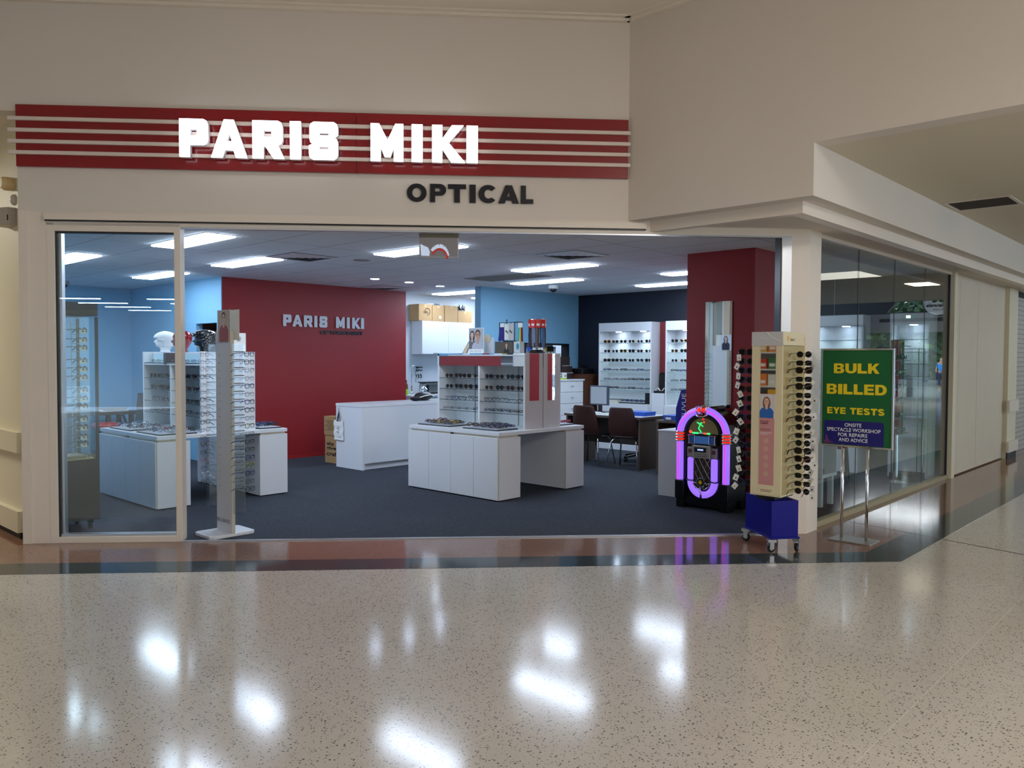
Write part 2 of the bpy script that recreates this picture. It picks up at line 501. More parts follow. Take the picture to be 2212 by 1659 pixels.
# header over the opening, sliding-door track
hd = MB()
hd.fbox(-3.335, 2.96, 6.885, 7.03, 2.634, 2.745, M_CREAM2)
hd.fbox(-3.335, 1.66, 6.845, 6.885, 2.672, 2.722, M_CREAM2)
hd.fbox(-3.335, 1.66, 6.86, 6.885, 2.662, 2.672, M_BLACK)
hd.fbox(-2.264, 2.88, 6.89, 6.93, 2.620, 2.634, M_ALU)
struct(hd.build('trim_5'))
# corner post
post = MB().prism([(6.795, 3.100), (6.985, 2.925), (7.225, 2.925), (7.235, 3.02), (6.93, 3.22)], 0, 2.72, M_CREAM2)
struct(post.build('pillar'))
struct(MB().fbox(2.872, 2.885, 6.90, 7.02, 0, 2.634, M_BLACK).fbox(2.885, 2.97, 6.89, 7.02, 0, 2.634, M_ALU).build('trim_6'))
# left posts
lp = MB()
lp.fbox(-3.546, -3.474, 6.872, 6.95, 0, 2.744, M_CREAM2)
lp.fbox(-3.474, -3.335, 6.887, 6.985, 0, 2.76, M_CREAM2)
struct(lp.build('pillar'))

# fixed glazed panel beside the opening
w1 = thing('window_1', 'cream framed fixed glass panel beside the shop opening', 'window', F(-2.8, 6.93)); w1['kind'] = 'structure'
fr = MB()
fr.fbox(-3.335, -3.272, 6.885, 7.00, 0, 2.655, M_CREAM2); fr.fbox(-2.315, -2.264, 6.885, 6.995, 0, 2.655, M_CREAM2)
fr.fbox(-3.272, -2.315, 6.885, 6.995, 2.585, 2.655, M_CREAM2); fr.fbox(-3.272, -2.315, 6.885, 6.995, 0, 0.05, M_CREAM2)
fr.build('window_frame', w1, bevel=0.003)
be = MB()
be.fbox(-3.272, -3.262, 6.905, 6.95, 0.05, 2.585, M_BLACK); be.fbox(-3.262, -3.235, 6.93, 6.985, 0.05, 2.585, M_ALU)
be.fbox(-3.262, -2.315, 6.905, 6.95, 2.572, 2.585, M_BLACK); be.fbox(-3.262, -2.315, 6.915, 6.985, 0.05, 0.068, M_ALU)
be.build('glazing_bead', w1)
MB().fbox(-3.262, -2.315, 6.925, 6.931, 0.06, 2.575, M_PANE).build('glass_pane', w1)

# side window along the corridor
w2 = thing('window_2', 'frameless glass side window of four tall panes along the corridor', 'window', (9.4, 3.0, 0)); w2['kind'] = 'structure'
fr = MB()
fr.box(7.235, 11.66, 2.965, 3.035, 0, 0.05, mat('olive_sill', (158, 146, 112), .45)); fr.box(7.235, 11.66, 2.965, 3.035, 2.665, 2.70, M_CREAM2)
fr.box(7.228, 7.245, 2.985, 3.02, 0.05, 2.665, M_BLACK); fr.box(11.565, 11.585, 2.985, 3.02, 0.05, 2.665, M_BLACK)
fr.build('window_frame', w2)
xs = [7.245, 8.358, 9.454, 10.56, 11.565]
for i in range(4):
    MB().box(xs[i] + 0.003, xs[i + 1] - 0.003, 2.996, 3.004, 0.05, 2.665, M_PANE2).build('glass_pane', w2)
    if i: MB().box(xs[i] - 0.003, xs[i] + 0.003, 2.996, 3.004, 0.05, 2.665, mat('dark_seal', (52, 58, 60), .4)).build('joint_seal', w2)
struct(MB().box(11.585, 11.72, 2.93, 3.06, 0, 2.70, M_YELLOW).build('trim_7'))
# hoarding, column and shutter beyond
hb = MB(); hb.box(11.72, 14.55, 2.96, 3.05, 0.02, 2.70, mat('hoarding_white', (214, 202, 182), 0.6, noise=0.05, nscale=3))
hb.box(12.9, 12.906, 2.957, 2.96, 0.02, 2.55, M_YELLOW); hb.box(11.95, 11.955, 2.957, 2.96, 0.02, 2.6, M_YELLOW)
struct(hb.build('wall_hoarding'))
struct(MB().box(14.55, 15.15, 2.90, 3.3, 0, 2.70, M_YELLOW).build('pillar'))
rl = MB(); rl.box(14.5, 15.17, 2.86, 2.90, 0.74, 0.92, M_CREAM2); rl.box(14.5, 15.17, 2.86, 2.90, 0.10, 0.27, M_CREAM2); rl.box(14.54, 15.16, 2.885, 2.90, 0, 0.10, M_DARK)
struct(rl.build('baseboard_pillar'))
def shutter_mat():
    m = bpy.data.materials.new('roller_shutter'); m.use_nodes = True
    N = Nodes(m); b = m.node_tree.nodes['Principled BSDF']
    pos = N.n('ShaderNodeNewGeometry').outputs['Position']
    sx = N.n('ShaderNodeSeparateXYZ', Vector=pos)
    u = N.m('FRACT', N.m('DIVIDE', sx.outputs[2], 0.08))
    c = N.mix(N.m('LESS_THAN', u, 0.12), lin((190, 186, 180)), lin((120, 116, 110)))
    m.node_tree.links.new(c.outputs[2], b.inputs['Base Color'])
    bp = N.n('ShaderNodeBump', Height=u, Strength=0.6, Distance=0.01)
    m.node_tree.links.new(bp.outputs[0], b.inputs['Normal'])
    b.inputs['Roughness'].default_value = 0.45
    return m
struct(MB().box(15.15, 17.0, 3.02, 3.06, 0, 2.62, shutter_mat()).box(15.15, 17.0, 2.98, 3.1, 2.62, 2.75, M_DARK).build('door_1'))
struct(MB().box(17.0, 23, 2.95, 3.1, 0, 3.2, M_CREAM).build('wall_corridor'))

# left passage wall with bumper rails
pw = MB().box(2.135, 2.1365, 7.45, 16, 0, 3.7, M_YELLOW)
struct(pw.build('wall_passage'))
br = MB()
br.box(2.085, 2.135, 7.65, 14, 0.735, 0.908, M_YELLOW); br.box(2.085, 2.135, 7.66, 14, 0.055, 0.236, M_YELLOW)
br.prism([(2.11, 7.68), (2.135, 7.68), (2.135, 14), (2.11, 14)], 0, 0.06, M_DARK)
struct(br.build('baseboard_passage'))
struct(MB().box(-5, 2.1, 15.9, 16, 0, 3.7, M_YELLOW).box(-5, -4.9, 11, 15.9, 0, 3.7, M_YELLOW).build('wall_passage'))
struct(MB().prism([F(-12, 7.05), F(-3.55, 7.05), (2.10, 16), (-5, 16)], 3.553, 3.62, M_MCEIL).build('ceiling'))

# the rest of the mall, behind and beside the viewpoint
mw = MB()
mw.fbox(-13, -12.9, -12, 7.0, 0, 4.5, M_CREAM)
mw.fbox(-13, 40, -12.1, -12, 0, 4.5, mat('opposite_wall', (96, 92, 88), 0.7))
mw.fbox(-13, 8, -4.6, -4.4, 3.0, 4.5, M_CREAM)
struct(mw.build('wall_opposite'))
struct(MB().fbox(-13, 8, -12, -4.6, 3.005, 3.05, mat('store_ceiling', (120, 120, 122), 0.8)).build('ceiling'))
for r, d in enumerate((-6.0, -7.6, -9.2, -10.8)):
    for i in range(7):
        s = -9 + i * 2.3
        t = thing('strip_light', 'strip light in the store across the mall', 'ceiling light', F(s, d, 2.9285), math.atan2(FU.y, FU.x), 'strip lights of the store across the mall')
        MB().box(-0.62, 0.62, -0.06, 0.06, 0.02, 0.071, M_GREY).build('housing', t, local=True)
        MB().box(-0.60, 0.60, -0.05, 0.05, 0.0, 0.02, M_LAMPW if r < 0 else M_TROFF).build('diffuser', t, local=True)

# ------------------------------------------------------------------ shop sign over the door
def slab(name, parent, s0, s1, z0, z1, d0, d1, m):
    return MB().fbox(s0, s1, d0, d1, z0, z1, m).build(name, parent, bevel=0.002)
GLYPH = {
 'P': [[(0, 0), (0, 1), (.84, 1), (.95, .96), (1, .86), (1, .46), (.95, .36), (.84, .32), (.36, .32), (.36, 0)], [(.36, .56), (.36, .74), (.62, .74), (.62, .56)]],
 'A': [[(0, 0), (.36, 1), (.63, 1), (1, 0), (.69, 0), (.62, .2), (.38, .2), (.31, 0)], [(.42, .43), (.50, .66), (.58, .43)]],
 'R': [[(0, 0), (0, 1), (.80, 1), (.90, .96), (.94, .86), (.94, .5), (.90, .41), (.80, .36), (1, 0), (.66, 0), (.40, .32), (.34, .32), (.34, 0)], [(.34, .57), (.34, .75), (.6, .75), (.6, .57)]],
 'I': [[(0, 0), (0, 1), (1, 1), (1, 0)]],
 'S': [[(.14, 0), (.03, .05), (0, .14), (0, .37), (.15, .42), (.05, .46), (.02, .55), (.02, .86), (.06, .95), (.16, 1), (.86, 1), (.96, .95), (1, .86), (1, .66), (.88, .59), (.97, .54), (1, .46), (1, .14), (.96, .05), (.86, 0)], [(.35, .64), (.35, .73), (.68, .73), (.68, .64)], [(.35, .27), (.35, .36), (.68, .36), (.68, .27)]],
 'M': [[(0, 0), (0, 1), (.26, 1), (.52, .56), (.76, 1), (1, 1), (1, 0), (.71, 0), (.71, .36), (.6, .11), (.43, .11), (.31, .36), (.31, 0)]],
 'K': [[(0, 0), (0, 1), (.31, 1), (.31, .63), (.60, 1), (.95, 1), (.50, .53), (1, 0), (.58, 0), (.31, .36), (.31, 0)]],
}
def stroke(pts, w):
    L, Rr = [], []
    for i, p in enumerate(pts):
        a = pts[max(i - 1, 0)]; b = pts[min(i + 1, len(pts) - 1)]
        dx, dy = b[0] - a[0], b[1] - a[1]; l = math.hypot(dx, dy) or 1
        L.append((p[0] - dy / l * w, p[1] + dx / l * w)); Rr.append((p[0] + dy / l * w, p[1] - dx / l * w))
    return L + Rr[::-1]
def _arc(cx, cy, rx, ry, a0, a1, k=12):
    return [(cx + rx * math.cos(math.radians(a0 + (a1 - a0) * i / k)), cy + ry * math.sin(math.radians(a0 + (a1 - a0) * i / k))) for i in range(k + 1)]
def heavy(ch, w, h):
    """outlines of a very heavy sans capital, w x h"""
    if ch in 'MR': return [[(p[0] * w, p[1] * h) for p in o] for o in GLYPH[ch]]
    q = {
     'O': [_arc(.5, .5, .5, .5, 0, 345, 23), _arc(.5, .5, .23, .27, 0, 345, 23)],
     'P': [[(0, 0), (0, 1), (.6, 1)] + _arc(.62, .68, .38, .32, 80, -80, 10) + [(.6, .36), (.31, .36), (.31, 0)], [(.31, .58), (.31, .78), (.52, .78), (.64, .74), (.66, .68), (.64, .61), (.52, .58)]],
     'T': [[(.34, 0), (.34, .75), (0, .75), (0, 1), (1, 1), (1, .75), (.66, .75), (.66, 0)]],
     'I': [[(0, 0), (0, 1), (1, 1), (1, 0)]],
     'C': [_arc(.51, .5, .51, .5, 42, 318, 22) + [(.70, .30)] + _arc(.52, .5, .21, .26, 300, 60, 14) + [(.70, .68)]],
     'A': [[(0, 0), (.34, 1), (.66, 1), (1, 0), (.69, 0), (.63, .17), (.36, .17), (.31, 0)], [(.42, .38), (.5, .68), (.575, .38)]],
     'L': [[(0, 0), (0, 1), (.40, 1), (.40, .25), (1, .25), (1, 0)]],
     'B': [[(0, 0), (0, 1), (.6, 1)] + _arc(.62, .745, .34, .255, 85, -60, 8) + [(.80, .52)] + _arc(.64, .28, .36, .28, 55, -85, 8) + [(.6, 0)], [(.31, .60), (.31, .80), (.55, .80), (.62, .77), (.64, .70), (.62, .63), (.55, .60)], [(.31, .20), (.31, .42), (.57, .42), (.65, .38), (.67, .31), (.65, .23), (.57, .20)]],
     'U': [[(0, 1), (.31, 1), (.31, .38)] + _arc(.5, .36, .19, .14, 180, 360, 8) + [(.69, 1), (1, 1), (1, .36)] + _arc(.5, .36, .5, .36, 0, -180, 14)],
     'K': [[(0, 0), (0, 1), (.31, 1), (.31, .62), (.62, 1), (.98, 1), (.62, .60), (1, 0), (.64, 0), (.42, .38), (.31, .26), (.31, 0)]],
     'E': [[(0, 0), (0, 1), (.98, 1), (.98, .78), (.35, .78), (.35, .62), (.93, .62), (.93, .41), (.35, .41), (.35, .23), (1, .23), (1, 0)]],
     'D': [[(0, 0), (0, 1), (.50, 1)] + _arc(.5, .5, .5, .5, 88, -88, 14) + [(.5, 0)], [(.30, .22), (.30, .78), (.46, .78)] + _arc(.46, .5, .22, .28, 80, -80, 10) + [(.46, .22)]],
     'Y': [[(.34, 0), (.34, .42), (0, 1), (.35, 1), (.5, .66), (.65, 1), (1, 1), (.66, .42), (.66, 0)]],
     'S': [stroke(_arc(.49, .735, .36, .15, 15, 215, 10) + [(.30, .56), (.70, .44)] + _arc(.50, .27, .37, .155, 35, -165, 10), .125)],
    }[ch]
    return [[(p[0] * w, min(1, max(0, p[1])) * h) for p in o] for o in q]
def heavy_word(txt, width, h, gap=.10, space=.45):
    """[(outlines, x)] for a word set in heavy capitals"""
    ww = {'I': .38, 'B': .95, 'D': .98, 'L': .82, 'E': .86, 'T': .92, 'S': .92}
    tot = sum(space if c == ' ' else ww.get(c, 1.0) for c in txt) + gap * (len(txt) - 1)
    k = width / tot; x = 0; out = []
    for c in txt:
        w = space if c == ' ' else ww.get(c, 1.0)
        if c != ' ': out += [[(p[0] + x, p[1]) for p in o] for o in heavy(c, w * k, h)]
        x += (w + gap) * k
    return out
sign = thing('shop_sign', 'long red fascia sign with four pale bars and glowing white block letters', 'sign', F(-1.0, FD, 3.1))
slab('backboard', sign, -3.546, -0.812, 3.099, 3.599, 6.855, 6.884, M_SIGNRED)
slab('backboard', sign, -0.808, 1.498, 3.099, 3.599, 6.855, 6.884, M_SIGNRED)
for z0 in (3.467, 3.374, 3.283, 3.194):
    slab('bar', sign, -3.60, 1.512, z0, z0 + 0.030, 6.832, 6.856, M_SIGNBAR)
LET = [('P', -2.224, -1.998), ('A', -1.972, -1.685), ('R', -1.641, -1.386), ('I', -1.339, -1.252), ('S', -1.186, -0.951), ('M', -0.683, -0.416), ('I', -0.346, -0.256), ('K', -0.177, 0.098), ('I', 0.110, 0.203)]
M_RET = mat('letter_return', (206, 204, 208), 0.35, emit=(250, 248, 255), estr=0.04)
for g, a, b in LET:
    pts = [[(p[0] * (b - a), p[1] * 0.307) for p in o] for o in GLYPH[g]]
    l = mesh_obj(shape_mesh('letter', pts, 0.016, M_SIGNLIT, FACE_F(a, 6.772, 3.184)), 'letter', sign)
    pts = [[((p[0] - .5) * 1.0 * (b - a) + (b - a) / 2, p[1] * 0.307) for p in o] for o in GLYPH[g]]
    mesh_obj(shape_mesh('letter_return', pts, 0.05, M_RET, FACE_F(a, 6.806, 3.184)), 'letter_return', l)
t = thing('fascia_lettering', 'dark navy upper-case lettering below the red fascia sign', 'lettering', F(0.15, 6.885, 2.87))
for i, (ch, a, b) in enumerate([('O', -0.391, -0.225), ('P', -0.196, -0.06), ('T', -0.045, 0.108), ('I', 0.137, 0.190), ('C', 0.213, 0.375), ('A', 0.383, 0.560), ('L', 0.575, 0.682)]):
    mesh_obj(shape_mesh('letter', heavy(ch, b - a, .153), .018, M_INK, FACE_F(a, 6.875, 2.872)), 'letter', t)
# ------------------------------------------------------------------ ceiling fittings
def troffer(x0, y0, label, lx=0.29, ly=1.2, z=2.70, m=None):
    t = thing('ceiling_light', label, 'ceiling light', (x0 + lx / 2, y0 + ly / 2, z), group='recessed strip lights')
    f = MB()
    for a in ((x0 - .012, x0, y0 - .012, y0 + ly + .012), (x0 + lx, x0 + lx + .012, y0 - .012, y0 + ly + .012), (x0, x0 + lx, y0 - .012, y0), (x0, x0 + lx, y0 + ly, y0 + ly + .012)):
        f.box(a[0], a[1], a[2], a[3], z - .006, z, M_WHITE)
    f.build('frame', t)
    MB().box(x0 + .004, x0 + lx - .004, y0 + .004, y0 + ly - .004, z - .020, z - .001, m or M_TROFF).build('diffuser', t)
    return t
troffer(3.50, 7.11, 'recessed strip light half cut off by the stile of the glass panel')
troffer(4.745, 8.33, 'recessed strip light above the front end of the red lettered wall')
troffer(5.42, 5.94, 'recessed strip light behind the hanging screen')
troffer(7.60, 5.92, 'recessed strip light nearest the opening beside the square louvred vent')
troffer(8.92, 7.17, 'recessed strip light beyond the grey ceiling grille, beside the dome camera')
troffer(9.22, 4.70, 'recessed strip light partly behind the red pillar, nearer the opening')
troffer(10.45, 5.94, 'recessed strip light partly behind the red pillar, nearer the navy wall')
troffer(9.48, 9.60, 'recessed strip light over the kitchenette boxes')
troffer(3.19, 9.56, 'recessed strip light seen whole through the fixed glass panel, at its far edge')
troffer(4.72, 10.66, 'recessed strip light seen through the glass panel close to the blue wall')
troffer(10.6, 9.75, 'added strip light out of sight behind the blue wall to brighten the kitchenette')  # extra lamp out of view, added to lift the kitchenette walls
troffer(3.19, 12.1, 'added unseen strip light brightening the blue corner behind the glass panel')  # extra lamp out of view, added to light the back of the shop
troffer(17.55, 0.62, 'warm recessed light of the corridor ceiling, mirrored in the side window', 0.70, 0.48, 3.127, M_LAMPW)
def vent(x0, y0, n, label):
    t = thing('ceiling_vent', label, 'vent', (x0 + n / 2, y0 + n / 2, 2.70), group='square louvred ceiling vents')
    f = MB(); f.box(x0, x0 + n, y0, y0 + n, 2.697, 2.699, mat('vent_recess', (120, 122, 126), 0.7)); f.build('recess', t)
    cx0, cy0 = x0 + n / 2, y0 + n / 2
    lv = MB(); k = 5
    for i in range(k):
        r = n / 2 * (1 - i / k); z = 2.694
        w = n / 2 / k * 0.86
        for (a, b) in ((1, 0), (-1, 0), (0, 1), (0, -1)):
            if a: lv.add([(cx0 + a * r, cy0 - r, z), (cx0 + a * r, cy0 + r, z), (cx0 + a * (r - w), cy0 + r - w, z - .010), (cx0 + a * (r - w), cy0 - r + w, z - .010)], [[0, 1, 2, 3] if a > 0 else [3, 2, 1, 0]], M_WHITE)
            else: lv.add([(cx0 - r, cy0 + b * r, z), (cx0 + r, cy0 + b * r, z), (cx0 + r - w, cy0 + b * (r - w), z - .010), (cx0 - r + w, cy0 + b * (r - w), z - .010)], [[3, 2, 1, 0] if b > 0 else [0, 1, 2, 3]], M_WHITE)
    lv.build('louvre', t)
vent(4.79, 7.73, 0.58, 'square louvred ceiling vent in front of the lettered red wall')
vent(6.67, 5.30, 0.58, 'square louvred ceiling vent nearest the pillar')
vent(7.86, 10.15, 0.58, 'square louvred ceiling vent against the top of the red wall')
t = thing('ceiling_grille', 'flat dark grey return air grille between two strip lights', 'vent', (8.25, 7.8, 2.70))
MB().box(7.96, 8.54, 7.22, 8.39, 2.692, 2.699, mat('grille_grey', (156, 152, 148), 0.6)).build('grille', t)
g = MB()
for i in range(22): g.box(7.97, 8.53, 7.24 + i * .0525, 7.255 + i * .0525, 2.688, 2.692, mat('grille_grey2', (140, 137, 133), 0.6))
g.build('slats', t)
for i, (x, y, w) in enumerate(((7.14, 9.37, 'nearest the red lettering'), (7.80, 9.40, 'in the middle of the row of three'), (8.53, 9.52, 'nearest the kitchenette'))):
    t = thing('downlight', 'round recessed downlight over the reception desk, ' + w, 'downlight', (x, y, 2.70), group='round downlights over the reception desk')
    MB().lathe([(.075, 2.690), (.085, 2.694), (.085, 2.70), (.06, 2.70)], (x, y, 0), M_WHITE).build('trim_ring', t, smooth=False)
    MB().lathe([(.062, 2.688), (.0, 2.688)], (x, y, 0), M_TROFF).build('lamp', t)
t = thing('ceiling_speaker', 'flat round grey speaker in the ceiling near the hanging screen', 'speaker', (5.72, 7.757, 2.70))
MB().lathe([(.0, 2.694), (.09, 2.694), (.10, 2.697), (.10, 2.70)], (5.72, 7.757, 0), M_GREY).build('grille', t)
def dome(x, y, label, m, base):
    t = thing('dome_camera', label, 'camera', (x, y, 2.70))
    MB().lathe([(.075, 2.70), (.078, 2.655), (.07, 2.645), (.0, 2.645)][::-1], (x, y, 0), base).build('housing', t)
    MB().ball((x, y, 2.640), (.055, .055, .05), m).build('dome', t, smooth=True)
dome(9.67, 8.14, 'white dome camera with dark lens on the ceiling near the blue wall', M_BLACK, M_WHITE)
dome(4.287, 13.31, 'small dark red dome on the ceiling behind the glass panel', mat('dark_red_dome', (70, 18, 24), 0.2), M_GREY)

# ------------------------------------------------------------------ white display counters with shelf towers
M_SHELFG = mat('dark_edged_glass_shelf', (40, 52, 58), 0.15)
M_GLASSG = mat('pale_glass_shelf', (150, 176, 186), 0.12)
M_AQUA = mat('aqua_back_panel', (196, 226, 232), 0.4)
M_CRIM = mat('crimson_laminate', (122, 30, 34), 0.4)
M_GREIGE = mat('pale_grey_laminate', (196, 194, 194), 0.3)
def counter(x0, y0, label):
    t = thing('display_counter', label, 'counter', (x0 + .74, y0 + .75, 0), group='white display counters')
    for a, b in ((0, .748), (.752, 1.5)):
        MB().box(x0, x0 + 1.48, y0 + a, y0 + b, .712, .75, M_WHITE).build('worktop', t, bevel=.002)
    for xa, xb, nm in ((0, .345, 'pedestal'), (1.135, 1.48, 'pedestal')):
        p = MB().box(x0 + xa + .004, x0 + xb, y0, y0 + 1.5, .018, .69, M_WHITE)
        p.box(x0 + xa + .02, x0 + xb - .02, y0 + .02, y0 + 1.48, .69, .712, M_EDGE)
        p.box(x0 + xa + .03, x0 + xb - .03, y0 + .03, y0 + 1.47, 0, .018, M_DARK)
        p.box(x0 + xa - .001, x0 + xa + .004, y0 - .001, y0 + .008, .018, .69, M_EDGE)
        p.build(nm, t)
    for i in range(4):
        MB().box(x0 - .014, x0 + .004, y0 + .006 + i * .3735, y0 + .006 + i * .3735 + .3695, .02, .69, M_WHITE).build('door', t, bevel=.002)
    MB().box(x0 - .002, x0 + .02, y0 + .735, y0 + .765, .694, .708, M_BLACK).build('latch', t)
    return t
def shelf_tower(x0, y0, label, red):
    """x0, y0: corner of its counter"""
    xa, ya, yb = x0 + .506, y0 + .08, y0 + 1.552
    ym = (ya + yb) / 2 + 0.005
    t = thing('display_shelf', label, 'display shelf', (xa + .31, (ya + yb) / 2, .75), group='white shelf towers on the counters')
    c = MB()
    for u, s in ((xa, 1), (xa + .622, -1)):
        e0, e1 = sorted((u, u + s * .305))
        c.box(e0, e1, ya, ya + .03, .75, 1.612, M_GREIGE if red else M_WHITE)
        c.box(e0, e1, yb - .03, yb, .75, 1.612, M_WHITE)
        c.box(e0, e1, ym - .011, ym + .011, .75, 1.462, M_WHITE)
        b0, b1 = sorted((u + s * .285, u + s * .305))
        c.box(b0, b1, ya + .03, yb - .03, .75, 1.612, M_WHITE)
        if red or s < 0: c.box(e0 + .003, e1 - .003, ya + .03, yb - .03, 1.585, 1.607, M_WHITE)
        else: c.box(e0 + .105, e1 - .003, ya + .03, yb - .03, 1.585, 1.607, M_WHITE)
        c.box(e0 + .003, e1 - .003, ya + .03, yb - .03, 1.462, 1.478, M_WHITE)
    c.build('carcass', t, bevel=.0015)
    MB().box(xa + .3055, xa + .3165, ya + .002, ya + .02, 1.455, 1.61, M_BLACK).build('seam', t)
    if red:
        MB().box(xa - .004, xa + .003, ya + .375, yb - .03, 1.463, 1.578, M_CRIM).build('painted_fascia', t, label='crimson panel with the red reflection painted in')  # red reflection in the mirror band, put in as flat crimson colour
        MB().box(xa - .004, xa + .003, ya + .004, ya + .374, 1.463, 1.578, M_MIRROR).build('fascia_mirror', t)
        MB().box(xa - .004, xa + .003, ya + .004, yb - .004, 1.580, 1.611, M_MIRROR).build('mirror_strip', t)
        MB().box(xa - .004, xa + .003, yb - .028, yb, 1.463, 1.611, M_AQUA).build('fascia_edge', t)
    else:
        MB().box(xa + .10, xa + .11, ya + .03, ym + .10, 1.478, 1.585, M_AQUA).box(xa + .10, xa + .11, ym + .16, yb - .03, 1.478, 1.585, M_AQUA).build('back_panel', t, label='pale aqua back panel')
        MB().box(xa - .003, xa + .11, ym + .10, ym + .16, 1.47, 1.60, mat('dark_post_card', (52, 34, 44), 0.4)).build('divider_panel', t, label='dark divider panel')
        MB().box(xa + .004, xa + .098, ya + .034, yb - .034, 1.487, 1.491, M_GLASSG).build('shelf', t)
    for z in (1.312, 1.181, 1.047, .916):
        for a, b in ((ya + .03, ym - .011), (ym + .011, yb - .03)):
            MB().box(xa + .006, xa + .27, a + .002, b - .002, z - .006, z, M_PANE).box(xa + .004, xa + .006, a + .002, b - .002, z - .006, z, M_SHELFG).build('shelf', t)
    rails = MB()
    for y in (ya + .36, ym + .35):
        rails.box(xa + .279, xa + .285, y - .006, y + .006, .76, 1.455, M_GREY)
    rails.build('slotted_rail', t)
    for a, b in ((ya + .032, ya + .20), (ym + .013, ym + .09)):
        MB().box(xa + .279, xa + .285, a, b, .76, 1.455, M_MIRROR).build('back_mirror', t)
    if red:
        MB().box(xa + .070, xa + .234, ya - .004, ya + .002, 1.072, 1.61, M_MIRROR).build('end_mirror', t)
        MB().box(xa + .385, xa + .515, ya - .004, ya + .002, 1.068, 1.61, M_MIRROR).build('end_mirror', t)
    return t
counter(6.19, 5.962, 'white four-door display counter standing in the middle of the shop')
counter(3.445, 8.09, 'white display counter partly behind the fixed glass panel')
shelf_tower(6.19, 5.962, 'white shelf tower with crimson top band on the middle counter', True)
shelf_tower(3.445, 8.09, 'white shelf tower carrying three mannequin heads', False)

# ------------------------------------------------------------------ reception desk and what hangs on it
t = thing('reception_desk', 'long white reception desk in front of the red wall', 'desk', (7.7, 9.28, 0))
MB().box(6.62, 8.80, 8.97, 9.60, .872, .91, M_WHITE).build('worktop', t, bevel=.002)
MB().box(6.625, 6.66, 8.975, 9.595, 0, .872, M_WHITE).build('end_panel', t)
MB().box(6.66, 8.80, 8.975, 9.0, .095, .872, M_WHITE).box(6.66, 8.80, 9.02, 9.03, 0, .095, M_WHITE).box(8.77, 8.80, 9.0, 9.595, 0, .872, M_WHITE).build('front_panel', t)
t = thing('paper_bag', 'white paper bag with small print hung from a hook on the desk end', 'bag', (6.60, 9.50, .39))
b = MB(); n = 9
vs = []; fs = []
for i in range(n):
    z = .39 + (.672 - .39) * i / (n - 1); w = .006 * math.sin(i * 1.7)
    for y in (9.403, 9.62):
        vs.append((6.612 + w * .6, y - w, z)); vs.append((6.604 + w * .6, y - w, z))
for i in range(n - 1):
    a = i * 4
    for p, q in ((0, 1), (1, 3), (3, 2), (2, 0)):
        fs.append([a + p, a + q, a + 4 + q, a + 4 + p])
fs += [[0, 2, 3, 1], [(n - 1) * 4 + k for k in (0, 1, 3, 2)]]
b.add(vs, fs, M_PAPER); b.build('sack', t)
b = MB()
for y in (9.47, 9.50, 9.53, 9.515): b.tube([(6.605, 9.50, .80), (6.60, (9.50 + y) / 2, .74), (6.598, y * 1.5 - 9.5 * .5, .655)], .004, M_BLACK, 5)
b.build('handle_ribbon', t)
MB().tube([(6.612, 9.50, .845), (6.600, 9.50, .835), (6.600, 9.50, .81), (6.607, 9.50, .80)], .005, M_CHROME, 6).build('hook', t)
b = MB()
for z, y0, y1 in ((.57, 9.47, 9.53), (.55, 9.49, 9.54), (.53, 9.47, 9.50), (.505, 9.48, 9.55), (.49, 9.49, 9.52), (.43, 9.45, 9.50)): b.box(6.594, 6.5955, y0, y1, z, z + .006, mat('faint_ink', (90, 90, 96), 0.7))
b.build('print', t)
def carton(name, label, x0, x1, y0, y1, z0, z1, group=None, flaps=True):
    t = thing(name, label, 'box', ((x0 + x1) / 2, (y0 + y1) / 2, z0), group=group)
    MB().box(x0, x1, y0, y1, z0, z1, M_CARD).build('carton', t, bevel=.004)
    m = mat('packing_tape', (196, 166, 118), 0.25)
    MB().box((x0 + x1) / 2 - .025, (x0 + x1) / 2 + .025, y0 - .001, y1 + .001, z1 - .05, z1 + .001, m).build('tape', t)
    return t
M_PRINT = mat('carton_ink', (44, 30, 20), 0.7)
bx = carton('cardboard_box', 'cardboard box with bold black slogan on the floor behind the desk', 6.79, 7.12, 9.84, 10.12, 0, .41)
for i, w in enumerate(('who', 'gives', 'craft')):
    me = text_mesh('print', w, M_PRINT, FACE_X(6.788, 10.075, .26 - i * .075), .06 * len(w), .065, .0008, .02)
    mesh_obj(me, 'print', bx)
bx = carton('cardboard_box', 'smaller cardboard box stacked on the slogan box behind the desk', 6.78, 7.08, 9.85, 10.13, .411, .69)
l = MB()
for i in range(7): l.box(6.7785, 6.780, 9.90, 10.10 - (i % 3) * .03, .62 - i * .022, .626 - i * .022, M_PRINT)
l.build('print', bx)
t = thing('backpack', 'dark pair of bags lying on the reception desk top', 'bag', (7.95, 9.3, .91))
MB().ball((8.0, 9.30, .975), (.16, .12, .065), M_BLACK, 16, 10).build('pouch', t, smooth=True)
MB().ball((7.80, 9.25, .945), (.09, .07, .035), M_RUBBER, 14, 8).build('flap', t, smooth=True)
MB().tube([(7.85, 9.22, .96), (7.93, 9.19, .985), (8.05, 9.18, 1.0), (8.12, 9.2, .97)], .008, M_PAPER, 6).build('piping', t)

